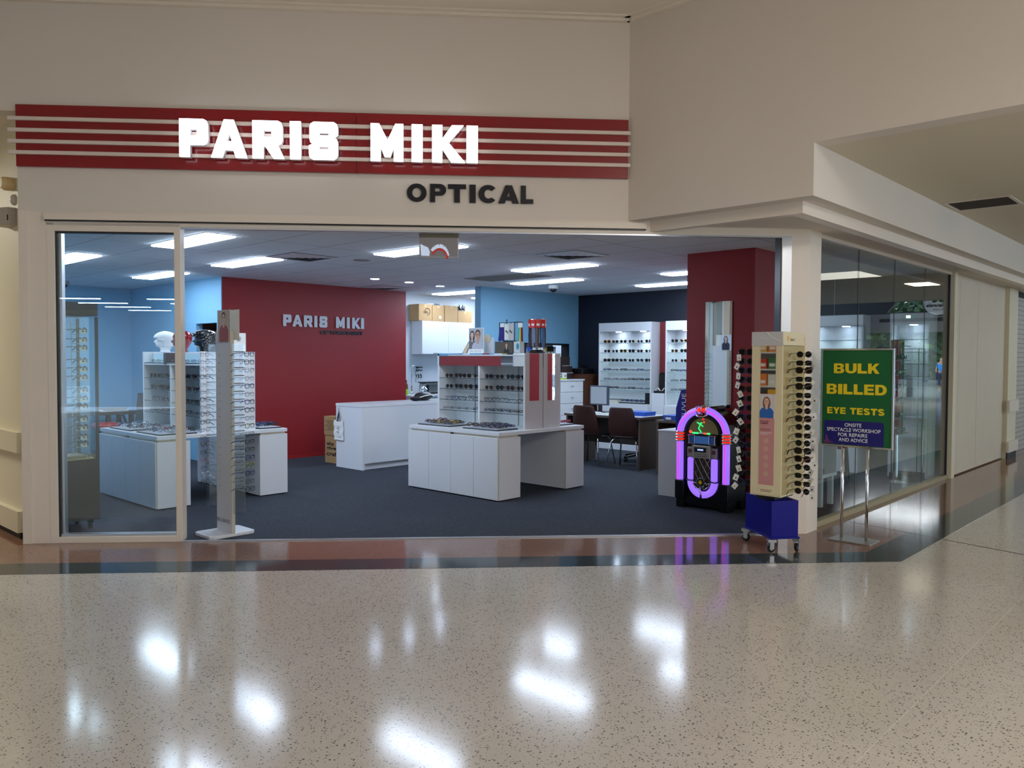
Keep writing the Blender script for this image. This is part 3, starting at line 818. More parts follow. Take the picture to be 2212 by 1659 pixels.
# lettering on the red wall
t = thing('wall_lettering', 'white block lettering with black word under it on the red wall', 'lettering', (7.27, 10.83, 1.92))
tot = .203 + 2.224
for g, a, b in LET:
    xa = 6.524 + (a + 2.224) / tot * 1.491; xb = 6.524 + (b + 2.224) / tot * 1.491
    pts = [[(p[0] * (xb - xa), p[1] * .178) for p in o] for o in GLYPH[g]]
    mesh_obj(shape_mesh('letter', pts, 0.014, mat('brushed_white_letter', (214, 216, 222), 0.35), FACE_Y(xa, 10.818, 2.028)), 'letter', t)
mesh_obj(shape_mesh('word', heavy_word('OPTOMETRIST', .815, .057, .05), .012, M_INK, FACE_Y(7.191, 10.826, 1.925)), 'word', t)

# ------------------------------------------------------------------ kitchenette
t = thing('wall_cabinet', 'white wall cabinet hung over the kitchenette bench', 'cabinet', (10.05, 11.15, 1.625))
MB().box(9.43, 10.70, 11.018, 11.295, 1.625, 2.225, M_WHITE).build('carcass', t)
for a, b in ((9.432, 10.063), (10.067, 10.698)):
    d = MB().box(a, b, 11.0, 11.018, 1.627, 2.223, M_WHITE).build('door', t, bevel=.002)
    MB().box((a + b) / 2 - .05, (a + b) / 2 + .05, 10.994, 11.0, 1.64, 1.648, M_ALU).build('handle', d)
t = thing('kitchen_bench', 'white kitchenette bench against the back wall', 'bench', (10.2, 11.0, 0))
MB().box(8.935, 11.5, 10.70, 11.295, .87, .905, M_WHITE).build('worktop', t, bevel=.003)
MB().box(8.945, 11.5, 10.74, 11.29, .10, .87, M_WHITE).box(8.96, 11.5, 10.79, 11.28, 0, .10, M_DARK).build('carcass', t)
for i in range(4): MB().box(8.95 + i * .6, 9.545 + i * .6, 10.722, 10.74, .11, .86, M_WHITE).build('door', t, bevel=.002)
t = thing('kitchen_tap', 'chrome spring-neck tap on the kitchenette bench', 'tap', (9.28, 11.12, .905))
MB().lathe([(.028, .905), (.028, .94), (.018, .95), (.016, 1.06)], (9.28, 11.12, 0), M_CHROME, 14).build('base', t)
MB().tube([(9.28, 11.12, 1.05)] + [(9.28 + .045 - .045 * math.cos(a), 11.12, 1.36 + .055 * math.sin(a)) for a in [i * PI / 8 for i in range(9)]] + [(9.37, 11.12, 1.22)], .011, M_CHROME, 8).build('spring_neck', t, smooth=True)
MB().lathe([(.014, 1.10), (.02, 1.12), (.02, 1.22)], (9.37, 11.12, 0), M_CHROME, 12).build('spray_head', t)
t = thing('toaster', 'long stainless toaster on the kitchenette bench', 'toaster', (9.68, 11.05, .905))
MB().box(9.47, 9.92, 10.96, 11.14, .925, 1.105, mat('stainless', (150, 150, 146), 0.3, 0.9)).build('body', t, bevel=.02)
MB().box(9.45, 9.94, 10.95, 11.15, 1.105, 1.125, M_BLACK).build('lid', t, bevel=.008)
MB().box(9.45, 9.94, 10.95, 11.15, .905, .925, M_BLACK).build('foot_rail', t)
MB().box(9.50, 9.55, 10.953, 10.96, .95, 1.07, M_BLACK).build('control_panel', t)
t = thing('steel_jug', 'rounded steel jug beside the toaster', 'jug', (9.36, 10.90, .905))
MB().lathe([(.05, .905), (.065, .94), (.06, .99), (.035, 1.03), (.04, 1.05)], (9.36, 10.90, 0), M_CHROME, 18).build('body', t, smooth=True)
MB().tube([(9.38, 10.86, 1.03), (9.40, 10.83, 1.0), (9.40, 10.84, .95)], .006, M_CHROME, 6).build('handle', t)
t = thing('detergent_bottle', 'green-based detergent bottle at the end of the red wall', 'bottle', (9.02, 10.95, .905))
MB().lathe([(.035, .905), (.037, .92), (.037, 1.0), (.035, 1.01)], (9.02, 10.95, 0), mat('lime_liquid', (150, 206, 40), 0.3), 16).build('body', t)
MB().lathe([(.035, 1.01), (.03, 1.09), (.014, 1.12), (.014, 1.17)], (9.02, 10.95, 0), mat('brown_label', (110, 58, 40), 0.4), 16).build('neck', t)
for i, (x, z, k) in enumerate(((9.60, 1.385, 1), (9.59, 1.33, 1), (9.52, 1.22, 0), (9.58, 1.22, 0), (9.64, 1.22, 0))):
    t = thing('wall_hook', ('black towel clip on the kitchen wall, ' + ('upper of the long pair' if i == 0 else 'lower of the long pair')) if k else 'black short hook in the row on the kitchen wall, ' + ('first', 'middle', 'last')[i - 2], 'hook', (x, 11.29, z), group='black hooks above the toaster')
    if k: MB().box(x - .08, x + .08, 11.275, 11.295, z - .008, z + .008, M_BLACK).box(x - .09, x - .03, 11.27, 11.29, z - .018, z + .012, M_BLACK).build('bar', t, bevel=.003)
    else: MB().tube([(x, 11.295, z + .03), (x, 11.27, z + .02), (x, 11.265, z - .02), (x, 11.285, z - .03)], .009, M_BLACK, 8).build('hook_arm', t)
    MB().lathe([(.012, 11.285), (.012, 11.297)], (x, 0, z + (.0 if k else .03)), M_BLACK, 10, 'y').build('plate', t)
for i, (x0, x1, h, w) in enumerate(((9.36, 9.675, .295, 'with a dark printed circle, end of the row over the kitchen cabinet'), (9.685, 9.965, .29, 'with a white sticker, second in the row over the kitchen cabinet'), (9.99, 10.31, .30, 'wrapped in shiny tape, third in the row over the kitchen cabinet'), (10.32, 10.68, .215, 'lower and yellower, next to the blue wall above the kitchen cabinet'))):
    b = carton('cardboard_box', 'cardboard box ' + w, x0, x1, 11.01, 11.29, 2.226, 2.226 + h, 'boxes on the kitchen cabinet')
    if i == 0:
        p = [(9.56 + .06 * math.cos(a), 11.008, 2.39 + .06 * math.sin(a)) for a in [j * PI / 8 - 1.6 for j in range(12)]]
        MB().tube(p, .006, M_PRINT, 5).build('print', b)
        MB().box(9.47, 9.56, 11.0075, 11.0095, 2.385, 2.40, M_PRINT).box(9.47, 9.58, 11.0075, 11.0095, 2.36, 2.375, M_PRINT).build('print', b)
    if i == 1: MB().lathe([(0, 11.007), (.03, 11.007), (.03, 11.0095)], (9.87, 0, 2.30), M_PAPER, 16, 'y').build('sticker', b)
t = thing('crumpled_bag', 'crumpled clear and white plastic bag on the kitchen boxes', 'bag', (9.75, 11.12, 2.517))
MB().ball((9.72, 11.12, 2.535), (.12, .06, .02), M_PAPER, 12, 6).ball((9.84, 11.1, 2.535), (.09, .05, .02), mat('grey_blue_film', (120, 130, 150), 0.3), 10, 6).build('sack', t)
t = thing('coat_hanger_bundle', 'dark tangle of clips on the lowest kitchen box', 'clips', (10.47, 11.13, 2.442))
b = MB()
for i in range(7): b.tube([(10.36 + i * .035, 11.10, 2.443), (10.40 + i * .03, 11.13, 2.50 + .03 * (i % 3)), (10.46 + i * .02, 11.15, 2.47)], .008, M_BLACK, 5)
b.build('clips', t)
t = thing('paper_cup', 'white paper cup at the end of the kitchen boxes', 'cup', (10.63, 11.13, 2.442))
MB().lathe([(.03, 2.442), (.04, 2.54), (.036, 2.54), (.028, 2.45), (0, 2.45)], (10.63, 11.13, 0), M_PAPER, 16).build('body', t)
MB().lathe([(.041, 2.535), (.043, 2.538), (.041, 2.542)], (10.63, 11.13, 0), M_PAPER, 16).build('rim', t)

# ------------------------------------------------------------------ navy wall display units
def spot(name, x, y, z, p):
    l = bpy.data.lights.new(name, 'SPOT'); l.energy = p; l.color = (0.80, 0.92, 1.0); l.spot_size = 2.1; l.spot_blend = 0.6; l.shadow_soft_size = 0.03
    o = bpy.data.objects.new(name, l); COL.objects.link(o); o.location = (x, y, z); o.rotation_euler = (0, 0.25, 0)
UNIT_SHELVES = (1.825, 1.66, 1.502, 1.338, 1.178, 1.027)
def display_unit(y0, y1, label, lamps, xf=11.26):
    t = thing('display_unit', label, 'display unit', (11.40, (y0 + y1) / 2, 0), group='lit display units along the navy wall')
    c = MB()
    c.box(xf, 11.548, y0, y0 + .022, 0, 2.17, M_WHITE); c.box(xf, 11.548, y1 - .022, y1, 0, 2.17, M_WHITE)
    c.box(11.53, 11.548, y0 + .022, y1 - .022, 0, 2.17, M_WHITE); c.box(xf, 11.53, y0 + .022, y1 - .022, 2.02, 2.17, M_WHITE)
    c.build('carcass', t, bevel=.002)
    MB().box(xf - .06, 11.53, y0 + .022, y1 - .022, 0, .80, M_WHITE).build('base_cabinet', t, bevel=.003)
    for z in UNIT_SHELVES: MB().box(xf + .012, 11.528, y0 + .024, y1 - .024, z - .008, z, M_PANE).box(xf + .01, xf + .012, y0 + .024, y1 - .024, z - .008, z, M_GLASSG).build('shelf', t)
    for ly in lamps:
        MB().lathe([(.05, 2.013), (.05, 2.02)], (11.41, ly, 0), M_TROFF, 16).build('lamp', t)
        spot('display_spot', 11.41, ly, 2.008, 14)
    return t
display_unit(7.36, 8.44, 'white lit display unit behind the computer monitor', (7.62, 8.12))
display_unit(5.95, 7.09, 'white lit display unit partly hidden by the red pillar', (6.35, 6.80))
display_unit(3.97, 5.0, 'white lit display unit by the side window', (4.25, 4.7))
display_unit(3.12, 3.62, 'narrow white display unit in the window corner', (3.37,))
t = thing('wall_panel', 'crimson board between the two lit display units', 'panel', (11.52, 7.22, 1.32))
MB().box(11.5, 11.545, 7.105, 7.345, 1.322, 2.17, M_CRIM).build('board', t)
t = thing('low_cabinet', 'narrow white cabinet under the crimson board', 'cabinet', (11.4, 7.22, 0))
MB().box(11.262, 11.545, 7.10, 7.35, 0, .99, M_WHITE).build('carcass', t); MB().box(11.25, 11.262, 7.105, 7.345, .02, .985, M_WHITE).build('door', t)
t = thing('jewel_stand', 'black open case with beads on the narrow cabinet', 'case', (11.40, 7.22, .99))
MB().box(11.30, 11.50, 7.12, 7.33, .99, 1.03, M_BLACK).build('base', t)
MB().prism([(11.46, 7.12), (11.50, 7.12), (11.50, 7.33), (11.46, 7.33)], 1.03, 1.30, M_BLACK).build('lid', t)
MB().tube([(11.30 + .01, 7.13 + i * .02, 1.045 + .03 * math.cos(i)) for i in range(10)], .008, M_PAPER, 6).build('beads', t)

# ------------------------------------------------------------------ desks, chairs, screen
M_DESKT = mat('pale_desk_top', (206, 206, 206), 0.3)
M_UMBER = mat('umber_wood', (84, 70, 60), 0.45, noise=0.15, nscale=12)
t = thing('consulting_desk', 'dark wood desk with pale top under the monitor', 'desk', (9.6, 6.9, 0))
MB().box(9.26, 9.98, 6.22, 7.56, .715, .745, M_DESKT).build('worktop', t, bevel=.003)
MB().box(9.255, 9.26, 6.215, 7.565, .712, .745, M_UMBER).box(9.255, 9.98, 6.214, 6.219, .712, .745, M_UMBER).build('edge', t)
MB().box(9.28, 9.96, 6.235, 6.265, 0, .715, M_UMBER).build('end_panel', t); MB().box(9.28, 9.96, 7.515, 7.545, 0, .715, M_UMBER).build('end_panel', t)
MB().box(9.72, 9.74, 6.265, 7.515, .30, .715, M_UMBER).build('modesty_panel', t)
t = thing('side_desk', 'dark wood desk half hidden behind the jukebox', 'desk', (9.5, 5.4, 0))
MB().box(9.19, 9.9, 4.75, 5.93, .70, .735, M_UMBER).build('worktop', t, bevel=.003)
MB().box(9.20, 9.88, 5.89, 5.92, 0, .70, M_UMBER).build('end_panel', t); MB().box(9.20, 9.88, 4.77, 4.80, 0, .70, M_UMBER).build('end_panel', t)
MB().box(9.62, 9.64, 4.80, 5.89, .1, .70, M_UMBER).build('modesty_panel', t)
t = thing('computer_monitor', 'grey computer monitor facing away on the desk', 'monitor', (9.75, 7.30, .746))
MB().box(9.735, 9.775, 7.115, 7.46, .855, 1.148, mat('monitor_slate', (58, 66, 84), 0.4)).build('casing', t, bevel=.008)
MB().box(9.728, 9.735, 7.14, 7.435, .875, 1.13, mat('monitor_face', (158, 164, 168), 0.3)).build('screen', t)
MB().box(9.76, 9.79, 7.26, 7.32, .755, .86, M_BLACK).build('neck', t)
MB().box(9.68, 9.86, 7.17, 7.40, .746, .757, M_BLACK).build('base', t, bevel=.004)
t = thing('keyboard', 'pale keyboard on the desk in front of the monitor', 'keyboard', (9.5, 7.3, .746))
MB().box(9.43, 9.57, 7.10, 7.50, .7455, .762, M_PAPER).build('body', t, bevel=.004)
MB().box(9.44, 9.56, 7.12, 7.48, .762, .767, mat('key_grey', (206, 208, 210), .5)).build('keys', t)
t = thing('document_tray', 'flat blue box lying on the consulting desk', 'box', (9.62, 6.46, .746))
M_BLUEB = mat('cobalt_plastic', (28, 84, 186), 0.4)
MB().box(9.50, 9.78, 6.31, 6.62, .7455, .785, M_BLUEB).build('base', t, bevel=.004); MB().box(9.495, 9.785, 6.305, 6.625, .785, .80, M_BLUEB).build('lid', t)
t = thing('document_tray', 'flat blue box with a white label on the side desk', 'box', (9.5, 5.6, .736))
MB().box(9.24, 9.52, 5.42, 5.84, .7355, .785, M_BLUEB).build('base', t, bevel=.004); MB().box(9.235, 9.525, 5.415, 5.845, .785, .80, M_BLUEB).build('lid', t); MB().box(9.236, 9.24, 5.72, 5.80, .745, .775, M_PAPER).build('sticker', t)
M_CHAIRW = mat('dark_chair_ply', (62, 34, 28), 0.32, noise=0.12, nscale=14)
def chair(x, y, rz, label):
    t = thing('visitor_chair', label, 'chair', (x, y, 0), rz, 'dark visitor chairs at the desk')
    def sheet(path, hw, m, nm):
        b = MB(); vs = []; fs = []; n = len(path); k = 7
        for i, (px, pz, w) in enumerate(path):
            for j in range(k):
                u = -1 + 2 * j / (k - 1)
                vs.append((px - .02 * (1 - u * u) * (1 if nm == 'backrest' else 0), u * w, pz - (0.012 * (1 - u * u) if nm == 'seat' else 0)))
        for i in range(n - 1):
            for j in range(k - 1):
                fs.append([i * k + j, i * k + j + 1, (i + 1) * k + j + 1, (i + 1) * k + j])
        b.add(vs, fs, m)
        o = b.build(nm, t, smooth=True, local=True)
        s = o.modifiers.new('thick', 'SOLIDIFY'); s.thickness = .012; s.offset = 0
        e = o.modifiers.new('bevel', 'BEVEL'); e.width = .004; e.segments = 2; e.limit_method = 'ANGLE'
    sheet([(-.165, .47, .215), (-.20, .56, .222), (-.225, .68, .21), (-.245, .78, .195), (-.258, .85, .18), (-.262, .875, .155)], 0, M_CHAIRW, 'backrest')
    sheet([(-.165, .47, .215), (-.135, .45, .218), (-.05, .443, .22), (.10, .448, .22), (.20, .45, .21), (.235, .44, .19)], 0, M_CHAIRW, 'seat')
    for sx, sy in ((1, 1), (1, -1), (-1, 1), (-1, -1)):
        MB().tube([(.03 * sx, .10 * sy, .425), (.13 * sx - .01, .17 * sy, .42), (.16 * sx - .015, .195 * sy, .38), (.225 * sx - .015, .25 * sy, 0)], .011, M_CHROME, 8).build('leg', t, smooth=True, local=True)
    MB().box(-.06, .06, -.12, .12, .418, .432, M_BLACK).build('seat_plate', t, local=True)
    return t
chair(9.43, 6.52, 0.15, 'dark ply visitor chair at the desk, nearer the jukebox')
chair(9.47, 7.18, 0.05, 'dark ply visitor chair at the desk, behind the middle counter')
t = thing('swivel_stool', 'black swivel stool base on castors under the desk', 'stool', (10.22, 6.85, 0))
b = MB()
for i in range(5):
    a = i * 2 * PI / 5 + .3
    b.tube([(10.22, 6.85, .12), (10.22 + .28 * math.cos(a), 6.85 + .28 * math.sin(a), .075)], [.025, .016], M_BLACK, 8)
b.build('star_base', t)
for i in range(5):
    a = i * 2 * PI / 5 + .3
    MB().lathe([(.03, -.015), (.03, .015)], (10.22 + .28 * math.cos(a), 6.85 + .28 * math.sin(a), .03), M_RUBBER, 12, 'y').build('castor', t)
MB().lathe([(.022, .12), (.022, .44)], (10.22, 6.85, 0), M_CHROME, 12).build('column', t)
MB().lathe([(.0, .44), (.18, .44), (.2, .47), (.18, .50), (0, .505)], (10.22, 6.85, 0), M_BLACK, 24).build('seat', t, smooth=True)
# low white cabinet beside the jukebox
t = thing('low_cabinet', 'low white cabinet standing between the jukebox and the desks', 'cabinet', (8.1, 4.85, 0))
MB().box(7.80, 8.66, 4.63, 4.99, .05, .735, M_GREIGE).build('carcass', t, bevel=.002); MB().box(7.79, 8.67, 4.625, 4.998, .735, .75, M_WHITE).build('worktop', t, bevel=.002)
MB().box(7.795, 8.64, 4.64, 4.985, 0, .05, M_GREIGE).build('plinth', t)
for a, b_ in ((7.82, 8.22), (8.225, 8.64)): MB().box(a, b_, 4.99, 5.004, .06, .73, M_GREIGE).build('door', t)
t = thing('lens_brochure_stand', 'tall blue standee with white upright lettering behind the jukebox', 'standee', (7.86, 4.76, .75))
MB().prism([(7.855, 4.640), (7.865, 4.640), (7.865, 4.80), (7.855, 4.80)], .75, 1.0, mat('royal_blue_card', (24, 22, 140), 0.4)).add(
    [(7.855, 4.64, 1.0), (7.855, 4.80, 1.0), (7.855, 4.735, 1.21), (7.855, 4.64, 1.215), (7.865, 4.64, 1.0), (7.865, 4.80, 1.0), (7.865, 4.735, 1.21), (7.865, 4.64, 1.215)],
    [[0, 3, 2, 1], [4, 5, 6, 7], [0, 1, 5, 4], [1, 2, 6, 5], [2, 3, 7, 6], [3, 0, 4, 7]], MATS['royal_blue_card']).build('panel', t)
mesh_obj(text_mesh('lettering', 'ACUVUE', M_PAPER, frame_mat((7.8545, 4.672, .80), (0, 0, 1), (0, 1, 0)), .37, .055, .0004), 'lettering', t)

# ------------------------------------------------------------------ chest of drawers and office things by the blue wall
t = thing('chest_of_drawers', 'white four-drawer chest against the blue wall', 'drawers', (10.73, 8.85, 0))
MB().box(10.42, 11.04, 8.62, 9.10, .02, 1.175, M_WHITE).build('carcass', t); MB().box(10.40, 11.06, 8.585, 9.11, 1.175, 1.20, M_WHITE).build('top', t, bevel=.002)
for i in range(6):
    z = .02 + i * .1925
    d = MB().box(10.425, 11.035, 8.60, 8.62, z + .003, z + .1895, M_WHITE).build('drawer', t, bevel=.002)
    MB().tube([(10.70, 8.60, z + .11), (10.70, 8.585, z + .105), (10.73, 8.58, z + .095), (10.76, 8.585, z + .105), (10.76, 8.60, z + .11)], .006, M_CHROME, 6).build('handle', d)
t = thing('solution_box', 'green and white product box with figure two on the drawer chest', 'box', (10.48, 8.72, 1.20))
MB().box(10.43, 10.62, 8.63, 8.70, 1.2, 1.225, mat('lime_card', (168, 196, 30), .5)).box(10.43, 10.62, 8.63, 8.70, 1.225, 1.315, M_PAPER).build('carton', t)
mesh_obj(text_mesh('print', '2', M_BLACK, FACE_Y(10.45, 8.6295, 1.235), .05, .07, .0005, .03), 'print', t)
MB().ball((10.56, 8.63, 1.26), (.012, .004, .025), mat('lime_print', (110, 160, 40), .5), 8, 6).ball((10.595, 8.63, 1.26), (.012, .004, .025), mat('lime_print2', (70, 110, 120), .5), 8, 6).build('print', t)
t = thing('wooden_drawer_box', 'brown wooden drawer box behind the drawer chest', 'box', (11.25, 8.85, 1.0))
MB().box(11.07, 11.52, 8.62, 9.08, 0, 1.285, mat('brown_wood', (86, 52, 36), 0.4, noise=.15)).build('carcass', t)
MB().box(11.08, 11.50, 8.61, 8.62, 1.205, 1.28, MATS['brown_wood']).build('drawer', t)
t = thing('letter_rack', 'dark brown stepped letter rack on the drawer chest', 'rack', (10.85, 8.9, 1.2))
MB().prism([(10.70, 8.80), (10.98, 8.80), (10.98, 9.08), (10.70, 9.08)], 1.2, 1.42, mat('espresso_wood', (44, 28, 26), .4)).build('base', t)
MB().box(10.72, 10.96, 8.84, 9.08, 1.42, 1.585, MATS['espresso_wood']).build('back', t)
for z in (1.30, 1.425): MB().box(10.70, 10.985, 8.785, 8.80, z, z + .012, M_GREY).build('lip', t)
t = thing('desk_printer', 'small black printer on the wooden drawer box', 'printer', (11.25, 8.85, 1.286))
MB().box(11.08, 11.42, 8.66, 9.04, 1.286, 1.38, M_BLACK).build('body', t, bevel=.01)
MB().add([(11.28, 8.80, 1.38), (11.44, 8.80, 1.38), (11.44, 8.90, 1.44), (11.28, 8.90, 1.44), (11.28, 8.92, 1.38), (11.44, 8.92, 1.38)], [[0, 1, 2, 3], [0, 3, 4], [1, 5, 2], [3, 2, 5, 4], [0, 4, 5, 1]], M_BLACK).build('tray', t)
# folders behind the hatch
t = thing('hatch_shelf', 'dark shelf inside the wall hatch', 'shelf', (10.67, 9.42, 0))
MB().box(10.0, 11.4, 9.27, 9.62, 1.28, 1.309, M_BLACK).build('board', t); MB().box(10.0, 11.4, 9.60, 9.62, 1.31, 1.84, mat('shelf_back', (70, 66, 60), .6)).build('back', t)
MB().box(10.0, 10.03, 9.28, 9.6, 0, 1.28, M_BLACK).build('leg', t); MB().box(11.37, 11.4, 9.28, 9.6, 0, 1.28, M_BLACK).build('leg', t)
cols = [('white', (220, 220, 220)), ('cream', (206, 200, 180)), ('white', (226, 226, 228)), ('grey', (140, 146, 150)), ('blue', (30, 80, 190)), ('white', (228, 228, 224)), ('green', (60, 110, 60)), ('pale grey', (190, 196, 200)), ('white', (224, 220, 210)), ('orange', (232, 150, 40)), ('white', (230, 230, 230)), ('yellow', (226, 200, 70)), ('black', (20, 20, 22)), ('black', (18, 18, 20)), ('white', (226, 228, 232))]
ORD = ['first', 'second', 'third', 'fourth', 'fifth', 'sixth', 'seventh', 'eighth', 'ninth', 'tenth', 'eleventh', 'twelfth', 'thirteenth', 'fourteenth', 'fifteenth', 'sixteenth', 'seventeenth', 'eighteenth', 'nineteenth', 'twentieth', 'twenty-first', 'twenty-second', 'twenty-third', 'twenty-fourth']
x = 10.12
for i, (n, c) in enumerate(cols):
    w = (.07, .05, .12, .08, .06, .05, .05, .06, .06, .05, .06, .06, .09, .09, .06)[i]; h = (.40, .38, .42, .36, .44, .40, .38, .33, .36, .40, .44, .44, .46, .46, .46)[i]
    t = thing('ring_binder', f'{n} ring binder, {ORD[i]} from the kitchen end of the wall hatch', 'binder', (x + w / 2, 9.40, 1.31), group='binders in the wall hatch')
    MB().box(x, x + w - .004, 9.30, 9.56, 1.31, 1.31 + h, mat('binder_' + n.replace(' ', '_') + str(i), c, .5)).build('cover', t)
    MB().box(x + .01, x + w - .014, 9.298, 9.30, 1.31 + h * .5, 1.31 + h * .8, M_PAPER).build('spine_card', t)
    x += w

# ------------------------------------------------------------------ left side: desk and chair behind the glass panel
t = thing('writing_desk', 'dark wooden desk against the blue wall behind the glass panel', 'desk', (4.7, 13.3, 0))
MB().box(3.9, 5.3, 13.15, 13.8, .64, .69, M_UMBER).build('worktop', t, bevel=.003)
for x in (3.95, 4.85, 5.2):
    for y in (13.2, 13.7): MB().box(x, x + .06, y, y + .06, 0, .64, M_UMBER).build('leg', t)
t = thing('paper_stack', 'stack of papers lying on the dark wooden desk', 'papers', (5.0, 13.2, .69))
MB().box(4.78, 5.18, 13.2, 13.5, .69, .72, M_PAPER).box(4.80, 5.15, 13.18, 13.46, .72, .745, mat('grey_folder', (120, 118, 112), .6)).build('sheets', t)
t = thing('mesh_chair', 'black mesh office chair behind the display counter', 'chair', (5.15, 12.45, 0))
MB().prism([(4.95, 12.2), (5.40, 12.2), (5.40, 12.65), (4.95, 12.65)], .45, .52, M_BLACK).build('seat', t, bevel=.02)
MB().add([(5.02, 12.15, .58), (5.32, 12.0, .58), (5.36, 12.02, 1.0), (5.06, 12.16, 1.0), (5.03, 12.19, .58), (5.33, 12.04, .58), (5.37, 12.06, 1.0), (5.07, 12.2, 1.0)], [[0, 1, 2, 3], [7, 6, 5, 4], [0, 4, 5, 1], [1, 5, 6, 2], [2, 6, 7, 3], [3, 7, 4, 0]], mat('dark_mesh', (36, 46, 56), .7)).build('backrest', t)
MB().tube([(4.95, 12.3, .50), (4.90, 12.32, .66), (4.92, 12.55, .67), (4.97, 12.6, .5)], .02, M_BLACK, 8).build('armrest', t)
MB().tube([(5.17, 12.42, .10), (5.17, 12.42, .45)], .03, M_BLACK, 10).build('column', t)
b = MB()
for i in range(5):
    a = i * 2 * PI / 5
    b.tube([(5.17, 12.42, .1), (5.17 + .28 * math.cos(a), 12.42 + .28 * math.sin(a), .03)], [.03, .028], M_BLACK, 8)
b.build('star_base', t)
t.location.y += .42; t.location.x += .02
t = thing('red_stool', 'red topped stool showing behind the counter edge', 'stool', (4.62, 12.6, 0))
MB().lathe([(.0, .48), (.2, .48), (.22, .52), (.19, .565), (0, .57)], (4.62, 12.6, 0), mat('red_vinyl', (150, 30, 30), .4), 24).build('seat', t, smooth=True)
for i in range(4):
    a = i * PI / 2 + .4
    MB().tube([(4.62 + .12 * math.cos(a), 12.6 + .12 * math.sin(a), .48), (4.62 + .2 * math.cos(a), 12.6 + .2 * math.sin(a), 0)], .014, M_BLACK, 8).build('leg', t)
# ------------------------------------------------------------------ spectacles
def rim_path(w, h, k=14, p=2.6):
    o = []
    for i in range(k):
        a = 2 * PI * i / k
        c, s = math.cos(a), math.sin(a)
        o.append((w / 2 * math.copysign(abs(c) ** (2 / p), c), h / 2 * math.copysign(abs(s) ** (2 / p), s) * (1 if s > 0 else .96)))
    return o
SHAPES = {'round': (.050, .047, .0024, 2.0), 'square': (.052, .038, .0026, 3.6), 'bold': (.057, .048, .0044, 2.7), 'fine': (.050, .034, .0014, 2.8)}
def specs_meshes(shape, mf, ml, mt=None, fold=False):
    """frame, two lenses, two temples; local +Y is the way they face, lens bottoms at z = 0"""
    w, h, r, p = SHAPES[shape]; gap = .018; cxl = (w + gap) / 2; zc = h / 2 + r
    mt = mt or mf
    f = MB()
    for s in (-1, 1):
        f.tube([(s * cxl + x, -.004 * abs(x + s * cxl) / .06, zc + z) for x, z in rim_path(w, h, 14, p)], r, mf, 5, closed=True)
        f.tube([(s * (cxl + w / 2 - .001), -.003, zc + h * .22), (s * (cxl + w / 2 + .007), -.007, zc + h * .24)], r * 1.2, mf, 5)
    f.tube([(-gap / 2, 0, zc + h * .16), (0, .003, zc + h * .24), (gap / 2, 0, zc + h * .16)], r, mf, 5)
    parts = [('frame', f)]
    for s in (-1, 1):
        q = rim_path(w - r, h - r, 14, p); n = len(q)
        l = MB(); l.add([(s * cxl + x, -.0015, zc + z) for x, z in q] + [(s * cxl + x, -.0028, zc + z) for x, z in q], [list(range(n))[::-1], [n + i for i in range(n)]] + [[i, (i + 1) % n, n + (i + 1) % n, n + i] for i in range(n)], ml)
        parts.append(('lens', l))
    zt = zc + h * .24
    for s in (-1, 1):
        x0 = s * (cxl + w / 2 + .008)
        if fold: pts = [(x0, -.007, zt), (x0 * .8, -.014 - (.003 if s > 0 else 0), zt), (-x0 * .55, -.016 - (.004 if s > 0 else 0), zt - .003), (-x0 * .95, -.018, zt - .018)]
        else: pts = [(x0, -.007, zt), (x0, -.05, zt - .001), (x0 * .98, -.098, zt - .004), (x0 * .95, -.120, max(zt - .012, .008)), (x0 * .92, -.145, max(zt - .032, .004))]
        parts.append(('temple', MB().tube(pts, [r * .95] * (len(pts) - 2) + [r * 1.25, r * 1.1] if not fold else r, mt, 5)))
    return parts
M_LDARK = mat('smoked_lens', (14, 14, 17), 0.2, spec=.3)
M_LBROWN = mat('brown_lens', (34, 22, 18), 0.2, spec=.3)
M_LGREEN = mat('green_lens', (18, 26, 24), 0.2, spec=.3)
M_LCLEAR = pane_mat('clear_lens', (0.95, 0.965, 0.975), 0.9)
FRM = {'black': mat('frame_black', (14, 14, 16), .28), 'tortoiseshell': mat('frame_tortoise', (66, 38, 22), .3, noise=.5, nscale=160), 'gunmetal': mat('frame_gunmetal', (80, 82, 88), .3, .8), 'silver': mat('frame_silver', (196, 198, 204), .2, 1.0), 'gold': mat('frame_gold', (196, 156, 84), .25, 1.0), 'navy blue': mat('frame_navy', (22, 34, 92), .3), 'red': mat('frame_red', (150, 22, 44), .3), 'clear': mat('frame_crystal', (206, 200, 196), .2), 'plum': mat('frame_plum', (66, 24, 56), .3), 'olive': mat('frame_olive', (120, 124, 40), .3)}
LENS = {'dark': M_LDARK, 'brown': M_LBROWN, 'green': M_LGREEN, 'clear': M_LCLEAR}
_cache = {}
